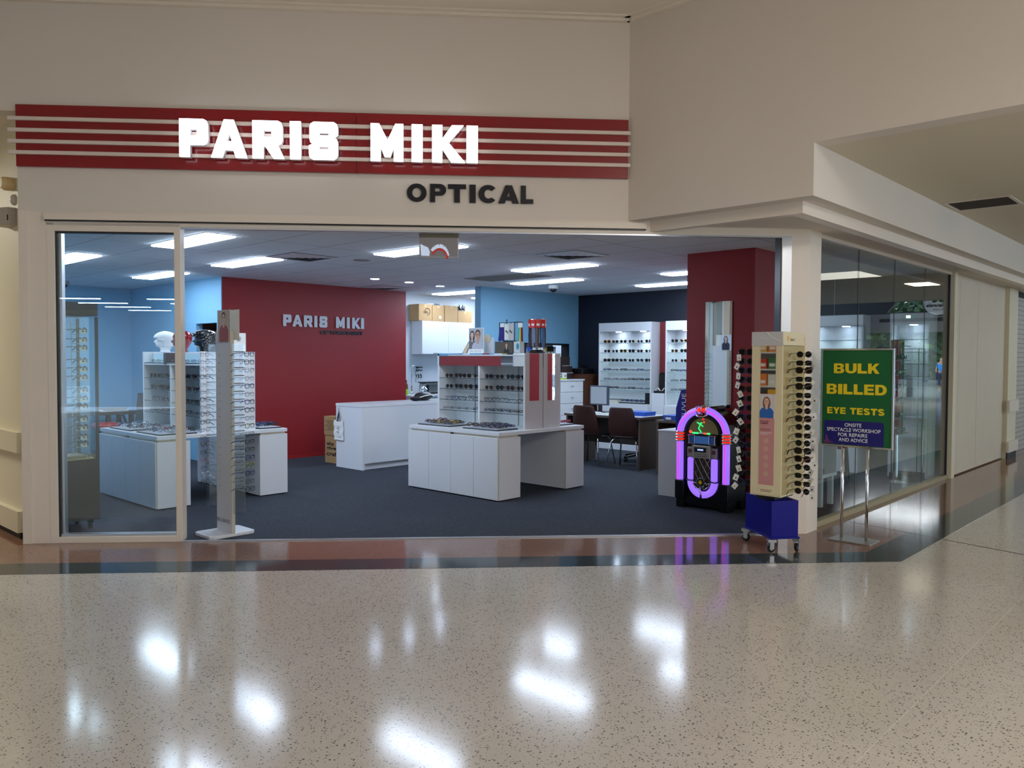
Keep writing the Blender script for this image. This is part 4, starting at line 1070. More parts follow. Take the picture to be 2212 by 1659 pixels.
def specs(shape, col, lens, loc, rot, label, group, whole=False, fold=False):
    """a pair of spectacles; whole = one small mesh without separate parts"""
    nm = 'spectacles' if lens == 'clear' else 'sunglasses'
    key = (shape, col, lens, whole, fold)
    if key not in _cache:
        parts = specs_meshes(shape, FRM[col], LENS[lens], None, fold)
        if whole:
            b = MB()
            for _, p in parts:
                for f, mi in zip(p.f, p.mi): pass
                base = len(b.v); b.v += p.v
                ks = [b.slot(m) for m in p.mats]
                b.f += [[base + i for i in f] for f in p.f]; b.mi += [ks[i] for i in p.mi]
            _cache[key] = b.mesh(nm, True)
        else:
            _cache[key] = [(n, p.mesh(n, n != 'lens')) for n, p in parts]
    c = _cache[key]
    if whole:
        o = bpy.data.objects.new(nm, c); COL.objects.link(o)
    else:
        o = bpy.data.objects.new(nm, None); COL.objects.link(o); o.empty_display_size = .03
        for n, me in c:
            ch = bpy.data.objects.new(n, me); COL.objects.link(ch); ch.parent = o
    o.location = loc; o.rotation_euler = rot if isinstance(rot, tuple) else (0, 0, rot)
    return tag(o, label, 'eyewear', group)
R = random.Random(11)
TH = ['top', 'second', 'third', 'fourth', 'bottom', 'sixth']
def adj(col, lens): return f'{col} framed' if lens == 'clear' else f'{col} {lens}-lens'

# rows on the shelf towers of the two counters
def tower_rows(x0, y0, where, grp, whole):
    xa, ya, yb = x0 + .506, y0 + .08, y0 + 1.552; ym = (ya + yb) / 2 + .005
    for si, z in enumerate((1.312, 1.181, 1.047, .916)):
        for bay, (a, b) in enumerate(((ym + .011, yb - .03), (ya + .03, ym - .011))):
            n = 4 if si < 2 else 5
            for i in range(n):
                y = b - .012 - (i + .5) * (b - a - .024) / n
                if si < 2: col, lens, sh = R.choice(['black', 'black', 'black', 'tortoiseshell', 'plum']), R.choice(['dark', 'dark', 'green', 'brown']), R.choice(['bold', 'round', 'bold'])
                else: col, lens, sh = R.choice(['black', 'black', 'gunmetal', 'navy blue', 'tortoiseshell']), 'clear', R.choice(['square', 'fine', 'round', 'square'])
                noun = 'spectacles' if lens == 'clear' else 'sunglasses'
                lab = f'{adj(col, lens)} {noun}, {ORD[i]} along the {TH[si]} shelf, {("far", "near")[bay]} bay, {where}'
                if si < 3: loc, rot = (xa + .06 + R.uniform(0, .03), y, z + .0005), (0, 0, PI / 2 + R.uniform(-.14, .14))
                else: loc, rot = (xa + .07, y, z + .017), (.9, 0, PI / 2 + R.uniform(.2, .5))
                specs(sh, col, lens, loc, rot, lab, grp, whole, si == 3)
tower_rows(6.19, 5.962, 'middle counter tower', 'eyewear on the middle counter tower', False)
tower_rows(3.445, 8.09, 'mannequin-head tower', 'eyewear on the mannequin-head tower', True)
for i in range(8):
    y = 8.25 + i * .165 + (.05 if i > 3 else 0)
    col = R.choice(['black', 'gunmetal', 'navy blue', 'tortoiseshell'])
    specs('fine', col, 'clear', (3.95 + .035, y, 1.4915), (0, 0, PI / 2), f'{col} framed spectacles, {ORD[i]} from the slab stand in the aqua top niche', 'eyewear in the aqua top niche', True, True)
# trays of spectacles lying on the counter tops
def tray(x0, x1, y0, y1, where, short, nx, ny, palette, face=PI / 2):
    z = .7505
    t = thing('display_tray', f'black-edged tray of spectacles {where}', 'tray', ((x0 + x1) / 2, (y0 + y1) / 2, z), group='spectacle trays on the counters')
    b = MB().box(x0, x1, y0, y1, z, z + .012, M_BLACK); b.build('base', t, bevel=.003)
    MB().box(x0 + .008, x1 - .008, y0 + .008, y1 - .008, z + .012, z + .0145, mat('tray_liner', (176, 180, 188), .7)).build('liner', t)
    for i in range(nx):
        for j in range(ny):
            x = x0 + .035 + (i + .35) * (x1 - x0 - .05) / nx; y = y0 + .03 + (j + .5) * (y1 - y0 - .06) / ny
            col = R.choice(palette)
            dx, dy = (0.0, 0.0)
            specs(R.choice(['square', 'fine', 'round', 'bold']), col, 'clear', (x + R.uniform(-.008, .008), y + R.uniform(-.008, .008), z + .031), (.95 + R.uniform(-.15, .15), 0, face + R.uniform(-.2, .35)),
                  f'folded {col} spectacles, {ORD[i]} row, {ORD[j]} in line, {short}', 'folded eyewear on the trays', True, True)
PA = ['black', 'black', 'gunmetal', 'silver', 'tortoiseshell', 'navy blue', 'plum']
tray(6.325, 6.665, 6.90, 7.455, 'at the reception end of the middle counter', 'tray toward reception on middle counter', 6, 4, PA + ['gold', 'gold', 'gold'])
tray(6.325, 6.665, 6.12, 6.67, 'at the near end of the middle counter', 'nearer tray on middle counter', 6, 4, PA)
tray(7.40, 7.655, 6.10, 6.60, 'on the desk side of the middle counter', 'desk-side tray on middle counter', 3, 3, ['silver', 'clear', 'red', 'silver'], 0)
tray(3.50, 3.90, 8.90, 9.45, 'at the far end of the glass-panel counter', 'far tray on glass-panel counter', 5, 4, PA + ['silver'])
tray(3.50, 3.90, 8.16, 8.72, 'at the near end of the glass-panel counter', 'nearer tray on glass-panel counter', 5, 4, PA + ['silver', 'red'])
tray(4.62, 4.90, 8.16, 8.62, 'on the red-wall side of the glass-panel counter', 'red-wall tray on glass-panel counter', 3, 3, ['navy blue', 'black', 'plum', 'silver'], 0)
# rows in the lit display units
def unit_rows(y0, y1, n, where, rows, xf=11.30):
    for si, z in enumerate(UNIT_SHELVES):
        if si not in rows: continue
        for i in range(n):
            y = y1 - .03 - (i + .5) * (y1 - y0 - .06) / n
            if si < 3: col, lens, sh = R.choice(['black', 'gold', 'silver', 'tortoiseshell']), R.choice(['dark', 'dark', 'green', 'brown']), R.choice(['bold', 'round'])
            else: col, lens, sh = R.choice(['black', 'navy blue', 'gunmetal', 'black']), 'clear', R.choice(['square', 'bold'])
            noun = 'spectacles' if lens == 'clear' else 'sunglasses'
            rot = (0, 0, PI / 2 + R.uniform(-.2, .2)) if si < 3 else (.9, 0, PI / 2 + R.uniform(.1, .4))
            specs(sh, col, lens, (xf + .05, y, z + (.001 if si < 3 else .018)), rot, f'{adj(col, lens)} {noun}, {ORD[i]} along the {TH[si] if si < 4 else ("fifth", "lowest")[si - 4]} glass shelf, {where}', 'eyewear in the lit display units', True, si >= 3)
unit_rows(7.36, 8.44, 6, 'monitor-side display unit', (0, 1, 2, 3, 4, 5))
unit_rows(6.52, 7.09, 3, 'pillar-side display unit', (0, 1, 2, 3, 4, 5))
unit_rows(3.97, 5.0, 5, 'window-side display unit', (1, 2, 3))
t = thing('display_tray', 'dark tray of blue spectacles under the lit shelves behind the monitor', 'tray', (11.3, 7.75, .80))
MB().prism([(11.22, 7.46), (11.48, 7.46), (11.48, 7.98), (11.22, 7.98)], .8005, .815, M_BLACK).build('base', t, bevel=.003)
MB().prism([(11.23, 7.47), (11.47, 7.47), (11.47, 7.97), (11.23, 7.97)], .815, .817, M_SHELFG).build('liner', t)
for i in range(5): specs('bold', R.choice(['navy blue', 'black']), 'clear', (11.30, 7.53 + i * .095, .834), (.9, 0, PI / 2 + .3), f'dark folded spectacles, {ORD[i]} on the tray below the lit shelves', 'folded eyewear on the trays', True, True)
t = thing('magazine_stack', 'small stack of pale magazines behind the monitor', 'magazines', (11.36, 8.2, .80))
for i in range(4): MB().box(11.24, 11.46, 8.02, 8.33 - i * .01, .8005 + i * .016, .8155 + i * .016, mat('magazine_%d' % i, ((226, 220, 196), (214, 210, 200), (230, 226, 210), (120, 120, 118))[i], .5)).build('magazine', t)
t = thing('black_frame', 'small black upright board inside the lit unit', 'frame', (11.42, 7.43, .80))
MB().box(11.30, 11.32, 7.39, 7.50, .8005, .985, M_BLACK).build('board', t); MB().box(11.32, 11.37, 7.43, 7.46, .8005, .88, M_BLACK).build('strut', t)

# ------------------------------------------------------------------ mannequin heads
def head(name, label, x, y, z, rz, m, hair):
    t = thing(name, label, 'mannequin head', (x, y, z), rz, 'mannequin heads on the shelf tower')
    H = .25; nz, na = (40, 56) if hair == 2 else (30, 36)
    prof = [  # z, front, back, half width, centre
        (0.00, .050, .055, .055), (.10, .052, .056, .054), (.20, .062, .070, .056), (.26, .096, .078, .060), (.31, .108, .084, .064), (.36, .104, .090, .068), (.40, .110, .095, .070), (.44, .106, .100, .072), (.50, .112, .106, .074), (.56, .106, .110, .076), (.62, .104, .113, .078), (.66, .112, .114, .079), (.74, .110, .113, .080), (.82, .098, .106, .076), (.90, .074, .086, .062), (.96, .046, .056, .040), (1.0, .006, .006, .006)]
    def ip(f):
        for a, b in zip(prof, prof[1:]):
            if a[0] <= f <= b[0]:
                k = (f - a[0]) / (b[0] - a[0]); return [a[j] + (b[j] - a[j]) * k for j in (1, 2, 3)]
        return prof[-1][1:]
    b = MB(); vs = []; fs = []
    for i in range(nz + 1):
        f = i / nz; fr, bk, sd = ip(f)
        for j in range(na):
            a = 2 * PI * j / na; c, s = math.cos(a), math.sin(a)
            r_y = (fr if c > 0 else bk) * c; r_x = sd * s
            nose = math.exp(-((f - .47) / .045) ** 2) * max(0, c) ** 40 * .033 + math.exp(-((f - .54) / .07) ** 2) * max(0, c) ** 50 * .012
            lips = (math.exp(-((f - .385) / .014) ** 2) + math.exp(-((f - .352) / .014) ** 2)) * max(0, c) ** 14 * .006
            chin = math.exp(-((f - .285) / .03) ** 2) * max(0, c) ** 8 * .006
            sock = -math.exp(-((f - .585) / .028) ** 2) * (math.exp(-((abs(s) - .36) / .16) ** 2) if c > 0 else 0) * .010
            ear = math.exp(-((f - .52) / .07) ** 2) * math.exp(-((c + .05) / .10) ** 2) * .010
            hr = 0
            if hair and f > (.66 if c > .55 else .50 if c > -.1 else .26):
                hr = .014 + {1: .006, 2: .024}[hair] * abs(math.sin(a * 7 + f * 19) * math.sin(f * 47 + a * 3)) if f < .99 else 0
            k = 1 + (hr / .09)
            vs.append((r_x * k + math.copysign(ear, s), r_y * k + nose + lips + chin + sock, f * H))
    for i in range(nz):
        for j in range(na): fs.append([i * na + j, i * na + (j + 1) % na, (i + 1) * na + (j + 1) % na, (i + 1) * na + j])
    fs.append([nz * na + j for j in range(na)]); fs.append(list(range(na))[::-1])
    b.add(vs, fs, m).build('bust', t, smooth=True, local=True, subsurf=1)
    MB().lathe([(.062, 0), (.062, .006), (.050, .010)], (0, 0, 0), m, 20).build('base', t, local=True)
    return t
HD = math.atan2(.73, -.68) - PI / 2
head('mannequin_head', 'matt white mannequin head with moulded hair on the shelf tower', 4.20, 9.60, 1.613, HD, mat('matt_white_bust', (228, 230, 232), .55), 1)
head('mannequin_head', 'glossy red mannequin head half hidden by the door stile', 4.20, 9.14, 1.613, HD, mat('glossy_red_bust', (120, 12, 20), .12, coat=.5), 0)
head('mannequin_head', 'glossy black curly-haired mannequin head nearest the slab stand', 4.20, 8.60, 1.613, HD, mat('glossy_black_bust', (8, 8, 10), .14, coat=.5), 2)

# ------------------------------------------------------------------ printed people on display cards
def ell(cx, cy, rx, ry, n=20, a0=0, a1=2 * PI):
    return [(cx + rx * math.cos(a0 + (a1 - a0) * i / n), cy + ry * math.sin(a0 + (a1 - a0) * i / n)) for i in range(n)]
def portrait(parent, M, w, h, people, bgc):
    """flat printed picture: layers of card shapes (x, y, scale, skin, hair, top, long hair, glasses)"""
    def lay(o, c, k, rough=.45):
        m = mat('print_%d_%d_%d' % tuple(c), c, rough)
        o = [(min(w, max(0, p[0])), min(h, max(0, p[1]))) for p in o]
        mesh_obj(shape_mesh('print', [o], .0002, m, M @ Matrix.Translation((0, 0, .0003 * k))), 'print', parent)
    lay([(0, 0), (w, 0), (w, h), (0, h)], bgc, 1)
    for i, (x, y, s, skin, hair, top, lng, gl) in enumerate(people):
        k = 2 + i * 7
        if lng: lay(ell(x, y - .25 * s, .72 * s, 1.15 * s), hair, k)
        lay([(x - 1.25 * s, 0), (x - 1.3 * s, y - 1.7 * s), (x - .9 * s, y - 1.15 * s), (x - .3 * s, y - .95 * s), (x + .3 * s, y - .95 * s), (x + .9 * s, y - 1.15 * s), (x + 1.3 * s, y - 1.7 * s), (x + 1.25 * s, 0)], top, k + 1)
        lay([(x - .2 * s, y - 1.3 * s), (x + .2 * s, y - 1.3 * s), (x + .24 * s, y - .4 * s), (x - .24 * s, y - .4 * s)], skin, k + 2)
        lay(ell(x, y + .22 * s, .56 * s, .62 * s), hair, k + 3)
        lay(ell(x, y, .45 * s, .60 * s), skin, k + 4)
        if gl:
            for e in (-1, 1): mesh_obj(shape_mesh('print', [ell(x + e * .2 * s, y + .08 * s, .17 * s, .13 * s), ell(x + e * .2 * s, y + .08 * s, .12 * s, .085 * s)], .0002, mat('print_%d_%d_%d' % tuple(gl), gl, .45), M @ Matrix.Translation((0, 0, .0003 * (k + 5)))), 'print', parent)
            lay([(x - .06 * s, y + .07 * s), (x + .06 * s, y + .07 * s), (x + .06 * s, y + .11 * s), (x - .06 * s, y + .11 * s)], gl, k + 5)
        lay(ell(x, y - .30 * s, .16 * s, .05 * s), (168, 84, 78), k + 5)

# ------------------------------------------------------------------ white slab spectacle stand by the opening
st = thing('spectacle_stand', 'tall white slab stand with clear side racks and lettering at its foot', 'display stand', (3.395, 6.585, .006))
bp = MB().prism([(3.185, 6.46), (3.215, 6.43), (3.575, 6.43), (3.60, 6.46), (3.60, 6.72), (3.575, 6.75), (3.215, 6.75), (3.185, 6.72)], .0061, .036, M_WHITE)
bp.build('foot_plate', st, bevel=.006)
MB().box(3.37, 3.402, 6.425, 6.69, .036, 1.78, M_WHITE).box(3.3695, 3.4025, 6.4245, 6.428, .036, 1.78, M_EDGE).build('slab', st, bevel=.002)
MB().box(3.383, 3.388, 6.24, 6.855, .205, 1.66, M_ACRYL).build('clear_rack', st)
for y in (6.79, 6.315): MB().box(3.325, 3.44, y - .0025, y + .0025, .23, 1.665, M_ACRYL).build('clear_rack', st)
pegs = MB()
for i in range(18):
    z = 1.60 - i * .067
    for y in (6.80, 6.305): pegs.tube([(3.34, y, z), (3.43, y, z)], .004, M_CHROME, 6)
    pegs.tube([(3.362, 6.62, z - .03), (3.369, 6.62, z - .03)], .005, M_ALU, 6)
pegs.build('peg', st)
mesh_obj(text_mesh('lettering', 'BILLBASS', mat('grey_lettering', (70, 70, 74), .5), FACE_X(3.3695, 6.682, .118), .225, .032, .0005), 'lettering', st)
MB().box(3.3665, 3.3685, 6.42, 6.648, 1.68, 1.958, M_PAPER).build('photo_card', st)
portrait(st, FACE_X(3.3663, 6.645, 1.683), .222, .272, [(.11, .205, .062, (226, 190, 168), (26, 20, 20), (168, 92, 88), False, (40, 34, 34))], (196, 182, 166))
MB().box(3.404, 3.406, 6.34, 6.56, 1.70, 1.958, M_PAPER).build('photo_card', st)
portrait(st, frame_mat((3.4065, 6.345, 1.705), (0, 1, 0), (0, 0, 1)), .21, .248, [(.105, .185, .055, (232, 206, 190), (64, 44, 36), (30, 36, 60), True, (50, 40, 40))], (222, 228, 236))
MB().box(3.355, 3.369, 6.42, 6.66, 1.674, 1.680, M_ACRYL).build('card_ledge', st)
cols = ['black', 'gunmetal', 'silver', 'black', 'silver', 'black', 'black', 'tortoiseshell', 'plum', 'black', 'black', 'black', 'tortoiseshell', 'black', 'red', 'black', 'silver', 'black']
for i in range(18):
    z = 1.578 - i * .067
    c = cols[i]
    specs(R.choice(['square', 'round', 'fine']), c, 'clear', (3.352, 6.862, z - .02), (0, 0, math.radians(25)), f'{c} framed spectacles, {ORD[i]} down the rack on the glass-panel side of the slab stand', 'eyewear on the slab stand')
    c2 = R.choice(['black', 'navy blue', 'gunmetal', 'black', 'olive', 'silver'])
    specs(R.choice(['square', 'fine', 'square']), c2, 'clear', (3.43, 6.215, z - .02), (0, 0, math.radians(-155)), f'{c2} framed spectacles, {ORD[i]} down the rack on the open side of the slab stand', 'eyewear on the slab stand')

# ------------------------------------------------------------------ dark timber glass case behind the fixed panel
cs = thing('display_case', 'dark timber glass case of sunglasses on castors behind the glass panel', 'display case', (2.52, 7.9, .006))
c = MB(); X0, X1, Y0, Y1 = 2.405, 2.715, 7.57, 8.05
XL = 2.30
c.box(XL, X1, Y0, Y1, .10, .64, M_DKWOOD)
c.box(XL, X1, Y0, Y1, 1.915, 2.03, M_DKWOOD)
c.build('carcass', cs, bevel=.003)
fr = MB()
fr.box(X1 - .022, X1, Y0, Y0 + .022, .64, 1.905, M_DKWOOD); fr.box(X1 - .022, X1, Y1 - .022, Y1, .64, 1.905, M_DKWOOD); fr.box(XL, XL + .03, Y1 - .022, Y1, .64, 1.915, M_DKWOOD)
fr.box(XL, X0, Y0, Y0 + .03, .64, 1.915, M_DKWOOD)
fr.build('corner_post', cs)
MB().box(X0, X1 - .022, Y0 + .012, Y0 + .016, .64, 1.905, M_PANE).build('glass_front', cs)
MB().box(X1 - .012, X1 - .008, Y0 + .022, Y1 - .022, .64, 1.905, M_PANE).build('glass_side', cs)
MB().box(X0 + .04, X1 - .03, Y0 + .03, Y0 + .35, .6405, .652, mat('pale_timber', (186, 160, 100), .5)).build('floor_board', cs)
MB().box(X0 + .06, X1 - .09, Y0 + .04, Y0 + .30, .652, .676, mat('ochre_plinth', (128, 104, 56), .5)).build('plinth', cs)
MB().box(X0 + .03, X1 - .03, Y0 - .0005, Y0 + .004, .14, .60, M_DKWOOD).build('front_panel', cs)
rod = MB(); rod.tube([(2.585, Y0 + .27, .652), (2.585, Y0 + .27, 1.86)], .006, M_ALU, 8); rod.build('pole', cs)
arms = MB()
ZR = (1.772, 1.691, 1.624, 1.515, 1.443, 1.371, 1.264, 1.189, 1.120, 1.017, .942, .861, .800)
ZR = tuple(1.55 + (z - 1.55) * 1.04 for z in ZR)
for z in ZR: arms.box(2.58, 2.59, Y0 + .10, Y0 + .265, z - .0285, z - .0245, M_GREY)
arms.build('arm', cs)
for x, y in ((X1 - .06, Y0 + .07), (X1 - .06, Y1 - .07), (XL + .06, Y1 - .07), (XL + .06, Y0 + .07)):
    k = MB().lathe([(.028, -.011), (.032, 0), (.028, .011)], (x, y, .038), M_RUBBER, 14, 'x'); k.build('castor', cs)
    MB().box(x - .02, x + .02, y - .02, y + .02, .066, .10, M_BLACK).build('castor_fork', cs)
MB().lathe([(.012, .652), (.014, .66), (.006, .672), (.012, .69), (0, .70)], (X1 - .07, Y0 + .05, 0), M_CHROME, 12).build('lock_knob', cs)
for i, z in enumerate(ZR):
    c_ = R.choice(['black', 'tortoiseshell', 'black', 'gunmetal', 'black', 'red' if i == 10 else 'black'])
    o = specs('bold', c_, R.choice(['dark', 'brown', 'green']), (2.632, Y0 + .15, z - .024), (0, 0, math.radians(-72)), f'{c_} sunglasses with white paper tag, {ORD[i]} from the top in the timber glass case', 'tagged eyewear in the glass case')
    tg = MB().box(-.03, .03, .002, .0028, -.006, .032, M_PAPER)
    tg.box(-.009, .009, .0028, .0032, .008, .020, M_BLACK)
    q = tg.build('price_tag', o, local=True); q.location = (.052, -.03, .008); q.rotation_euler = (0, 0, math.radians(72 + 180))

# ------------------------------------------------------------------ things on the middle shelf tower
t = thing('photo_stand', 'upright photo card of a smiling couple on the middle shelf tower', 'photo card', (6.80, 6.93, 1.614))
MB().box(6.795, 6.799, 6.805, 7.06, 1.6145, 1.918, M_PAPER).build('card', t); MB().box(6.80, 6.86, 6.92, 6.93, 1.6145, 1.75, M_PAPER).build('strut', t)
portrait(t, FACE_X(6.7945, 7.055, 1.665), .246, .248, [(.055, .165, .062, (206, 170, 150), (44, 34, 32), (96, 96, 106), True, None), (.155, .165, .078, (190, 142, 112), (38, 30, 28), (176, 178, 190), False, (40, 36, 36))], (170, 172, 180))
mesh_obj(text_mesh('lettering', 'BILLBASS', mat('pale_grey_ink', (170, 172, 176), .6), FACE_X(6.7945, 7.035, 1.628), .20, .022, .0004), 'lettering', t)
t = thing('display_card', 'pale card with cream disc behind the couple photo', 'display card', (6.90, 6.80, 1.614))
MB().box(6.90, 6.903, 6.735, 6.89, 1.6145, 1.80, mat('silver_card', (196, 200, 206), .4)).build('panel', t)
MB().lathe([(0, 6.893), (.055, 6.893), (.055, 6.897), (0, 6.897)], (0, 6.845, 1.79), mat('cream_card', (206, 196, 170), .5), 24, 'x').build('disc', t)
MB().box(6.903, 6.95, 6.80, 6.81, 1.6145, 1.70, MATS['silver_card']).build('strut', t)
t = thing('easel_board', 'thin dark edged board leaning beside the couple photo', 'board', (6.86, 7.13, 1.614))
MB().add([(6.80, 7.18, 1.6145), (6.80, 7.10, 1.6145), (6.86, 7.055, 1.83), (6.86, 7.075, 1.83), (6.81, 7.18, 1.6145), (6.81, 7.10, 1.6145), (6.87, 7.055, 1.83), (6.87, 7.075, 1.83)], [[0, 3, 2, 1], [4, 5, 6, 7], [0, 1, 5, 4], [1, 2, 6, 5], [2, 3, 7, 6], [3, 0, 4, 7]], M_BLACK).build('edge', t)
MB().add([(6.798, 7.17, 1.617), (6.798, 7.105, 1.617), (6.858, 7.06, 1.82), (6.858, 7.07, 1.82)], [[0, 3, 2, 1]], mat('tan_card', (196, 176, 150), .6)).build('face', t)
t = thing('advert_card', 'dark advert card of a man in sunglasses on the middle shelf tower', 'advert card', (6.80, 6.47, 1.614))
MB().box(6.795, 6.81, 6.32, 6.614, 1.6145, 1.748, M_BLACK).build('card', t)
portrait(t, FACE_X(6.7945, 6.611, 1.617), .288, .128, [(.185, .088, .036, (196, 150, 116), (40, 28, 22), (20, 20, 22), False, (12, 12, 12))], (72, 66, 54))
t = thing('product_box', 'pale grey box with teal oval beside the dark advert card', 'box', (6.83, 6.27, 1.614))
MB().box(6.80, 6.88, 6.222, 6.318, 1.6145, 1.747, mat('pale_grey_card', (186, 190, 192), .5)).build('carton', t, bevel=.002)
mesh_obj(shape_mesh('print', [ell(.06, .075, .022, .038)], .0004, mat('teal_print', (24, 128, 140), .5), FACE_X(6.7995, 6.315, 1.615)), 'print', t)
# black wire rack of cords and pouches
t = thing('accessory_rack', 'black wire rack hung with pouches and coloured cords', 'rack', (7.05, 6.6, 1.614))
f = MB()
f.tube([(7.05, 6.785, 1.625), (7.05, 6.785, 1.985), (7.05, 6.535, 1.985), (7.05, 6.535, 1.75)], .006, M_BLACK, 6)
f.tube([(7.05, 6.535, 1.985), (7.05, 6.40, 1.98)], .006, M_BLACK, 6)
f.tube([(7.05, 6.67, 1.985), (7.05, 6.675, 2.01), (7.05, 6.66, 2.02), (7.05, 6.65, 2.0)], .005, M_BLACK, 6)
f.tube([(7.05, 6.66, 1.625), (7.05, 6.66, 1.985)], .007, M_BLACK, 6)
f.box(6.98, 7.12, 6.52, 6.80, 1.6145, 1.626, M_BLACK); f.box(7.04, 7.06, 6.51, 6.72, 1.75, 1.765, M_BLACK)
f.build('frame', t)
for i, (y, z1, z0, w, c) in enumerate(((6.735, 1.93, 1.765, .05, (26, 24, 110)), (6.455, 1.92, 1.63, .018, (60, 170, 176)), (6.43, 1.92, 1.72, .014, (200, 190, 40)), (6.41, 1.92, 1.66, .016, (110, 20, 46)))):
    o = thing('neck_lanyard' if i else 'drawstring_pouch', ('dark blue spectacle pouch', 'turquoise spectacle cord', 'yellow spectacle cord', 'maroon spectacle cord')[i] + ' hanging from the black wire rack', 'cord' if i else 'pouch', (7.04, y, z0))
    m = mat('cord_%d' % i, c, .7)
    MB().add([(7.035, y - w * .6, z1), (7.035, y + w * .6, z1), (7.03, y + w * 1.1, z0), (7.03, y - w * .9, z0), (7.045, y - w * .6, z1), (7.045, y + w * .6, z1), (7.05, y + w * 1.1, z0), (7.05, y - w * .9, z0)], [[0, 1, 2, 3], [7, 6, 5, 4], [0, 4, 5, 1], [1, 5, 6, 2], [2, 6, 7, 3], [3, 7, 4, 0]], m).build('fabric', o)
    MB().box(7.036, 7.044, y - w * .55, y + w * .55, z1, 1.976, M_PAPER).build('header_card', o)
for i, y in enumerate((6.625, 6.56)):
    o = thing('accessory_pack', ('white hanging pack with dark print, outer one on the wire rack', 'grey-white hanging pack with dark print, inner one on the wire rack')[i], 'pack', (7.03, y, 1.77), group='hanging packs on the wire rack')
    MB().prism([(7.005, y + .005 + .03), (7.02, y - .03), (7.03, y - .03), (7.03, y + .035)], 1.775, 1.965, mat('pack_card_%d' % i, ((222, 222, 218), (188, 188, 184))[i], .5)).build('card', o)
    MB().ball((7.006, y + .01, 1.88), (.004, .010, .012), M_BLACK, 8, 6).ball((7.008, y - .01, 1.865), (.004, .009, .01), M_BLACK, 8, 6).build('print', o)
    MB().tube([(7.03, y, 1.96), (7.045, y, 1.982)], .003, M_CHROME, 5).build('hook', o)
# red topped spinner of cords
t = thing('cord_spinner', 'round rack with red headers and hanging cords on the shelf tower', 'rack', (7.15, 6.265, 1.614))
MB().lathe([(.10, 1.6145), (.105, 1.63), (.09, 1.655), (.03, 1.67), (.012, 1.68), (.012, 2.0)], (7.15, 6.265, 0), M_BLACK, 20).build('base', t)
MB().tube([(7.15, 6.265, 1.66), (7.15, 6.265, 2.01)], .014, M_CHROME, 10).build('pole', t)
M_REDC = mat('red_card', (206, 36, 26), .35); M_TUBE = pane_mat('clear_tube', (.9, .92, .95), 1.5)
for i in range(10):
    a = i * 2 * PI / 10 + .2; x, y = 7.15 + .098 * math.cos(a), 6.265 + .098 * math.sin(a)
    o = thing('glasses_cord', f'hanging glasses cord with red header, {ORD[i]} round the red spinner', 'cord', (x, y, 1.70), a, 'cords on the red spinner')
    MB().prism([(-.004, -.030), (.004, -.030), (.004, .030), (-.004, .030)], .212, .310, M_REDC).build('header_card', o, local=True, bevel=.003)
    MB().box(.004, .0046, -.018, .018, .235, .262, M_PAPER).build('print', o, local=True)
    MB().tube([(0, -.008, .222), (.004, -.010, .12), (0, -.006, .0), (0, .004, -.02), (0, .008, .02), (-.003, .010, .222)], .0065, mat('cord_mix_%d' % (i % 4), ((44, 40, 60), (130, 132, 150), (90, 50, 40), (60, 110, 150))[i % 4], .6), 6).build('cord', o, local=True)
MB().tube([(7.15 + .1 * math.cos(a), 6.265 + .1 * math.sin(a), 2.016) for a in [i * PI / 10 for i in range(20)]], .004, M_CHROME, 6, closed=True).build('ring', t)
t = thing('lens_case_card', 'white card of small round cases at the end of the mannequin-head tower', 'display card', (4.2, 8.25, 1.613))
MB().prism([(4.28, 8.235), (4.50, 8.235), (4.50, 8.26), (4.28, 8.26)], 1.6125, 1.82, M_PAPER).build('card', t)
for x in (4.34, 4.41): MB().lathe([(0, 8.228), (.026, 8.228), (.026, 8.235)], (x, 0, 1.76), M_GREY, 16, 'y').build('case', t)
# ------------------------------------------------------------------ jukebox
M_VIOLET = mat('violet_light_tube', (130, 96, 240), 0.3, emit=(158, 112, 255), estr=.95)
M_MAGENTA = mat('magenta_light_line', (230, 30, 170), 0.3, emit=(236, 24, 160), estr=1.3)
M_REDLAMP = mat('red_lamp', (220, 30, 20), 0.25, emit=(255, 40, 26), estr=1.0)
M_GLOSSBLK = mat('gloss_black', (7, 7, 9), 0.22)
M_SILVER = mat('silver_plastic', (166, 160, 152), 0.35, 0.6)
JX, JY = 7.34, 4.165
jb = thing('jukebox', 'glowing violet and chrome jukebox in front of the red pillar', 'jukebox', (7.53, JY, .006))
b = MB()
pr = [(-.27, .03), (-.27, .77)] + [(-.27 * math.cos(a), .77 + .25 * math.sin(a)) for a in [i * PI / 20 for i in range(1, 20)]] + [(.27, .77), (.27, .03)]
n = len(pr)
vs = [(JX + .02, JY + p[0], p[1]) for p in pr] + [(7.735, JY + p[0], p[1]) for p in pr]
b.add(vs, [list(range(n)), [n + i for i in range(n)][::-1]] + [[i, n + i, n + (i + 1) % n, (i + 1) % n] for i in range(n)], M_GLOSSBLK)
b.build('cabinet', jb, bevel=.004)
for s in (-1, 1):
    MB().box(JX - .035, 7.73, JY + s * .20, JY + s * .305, .10, .292, M_GLOSSBLK).build('side_block', jb, bevel=.006)
    MB().box(JX - .02, JX + .12, JY + s * .20, JY + s * .295, .0065, .10, M_GLOSSBLK).build('leg', jb, bevel=.004)
    MB().box(7.60, 7.73, JY + s * .20, JY + s * .295, .0065, .10, M_GLOSSBLK).build('leg', jb)
MB().box(JX - .01, JX + .02, JY - .2, JY + .2, .055, .13, M_GLOSSBLK).build('apron', jb)
def arc(r, z, a0, a1, k): return [(JX, JY + r * math.cos(a0 + (a1 - a0) * i / k), z + r * math.sin(a0 + (a1 - a0) * i / k)) for i in range(k + 1)]
g_ = .30
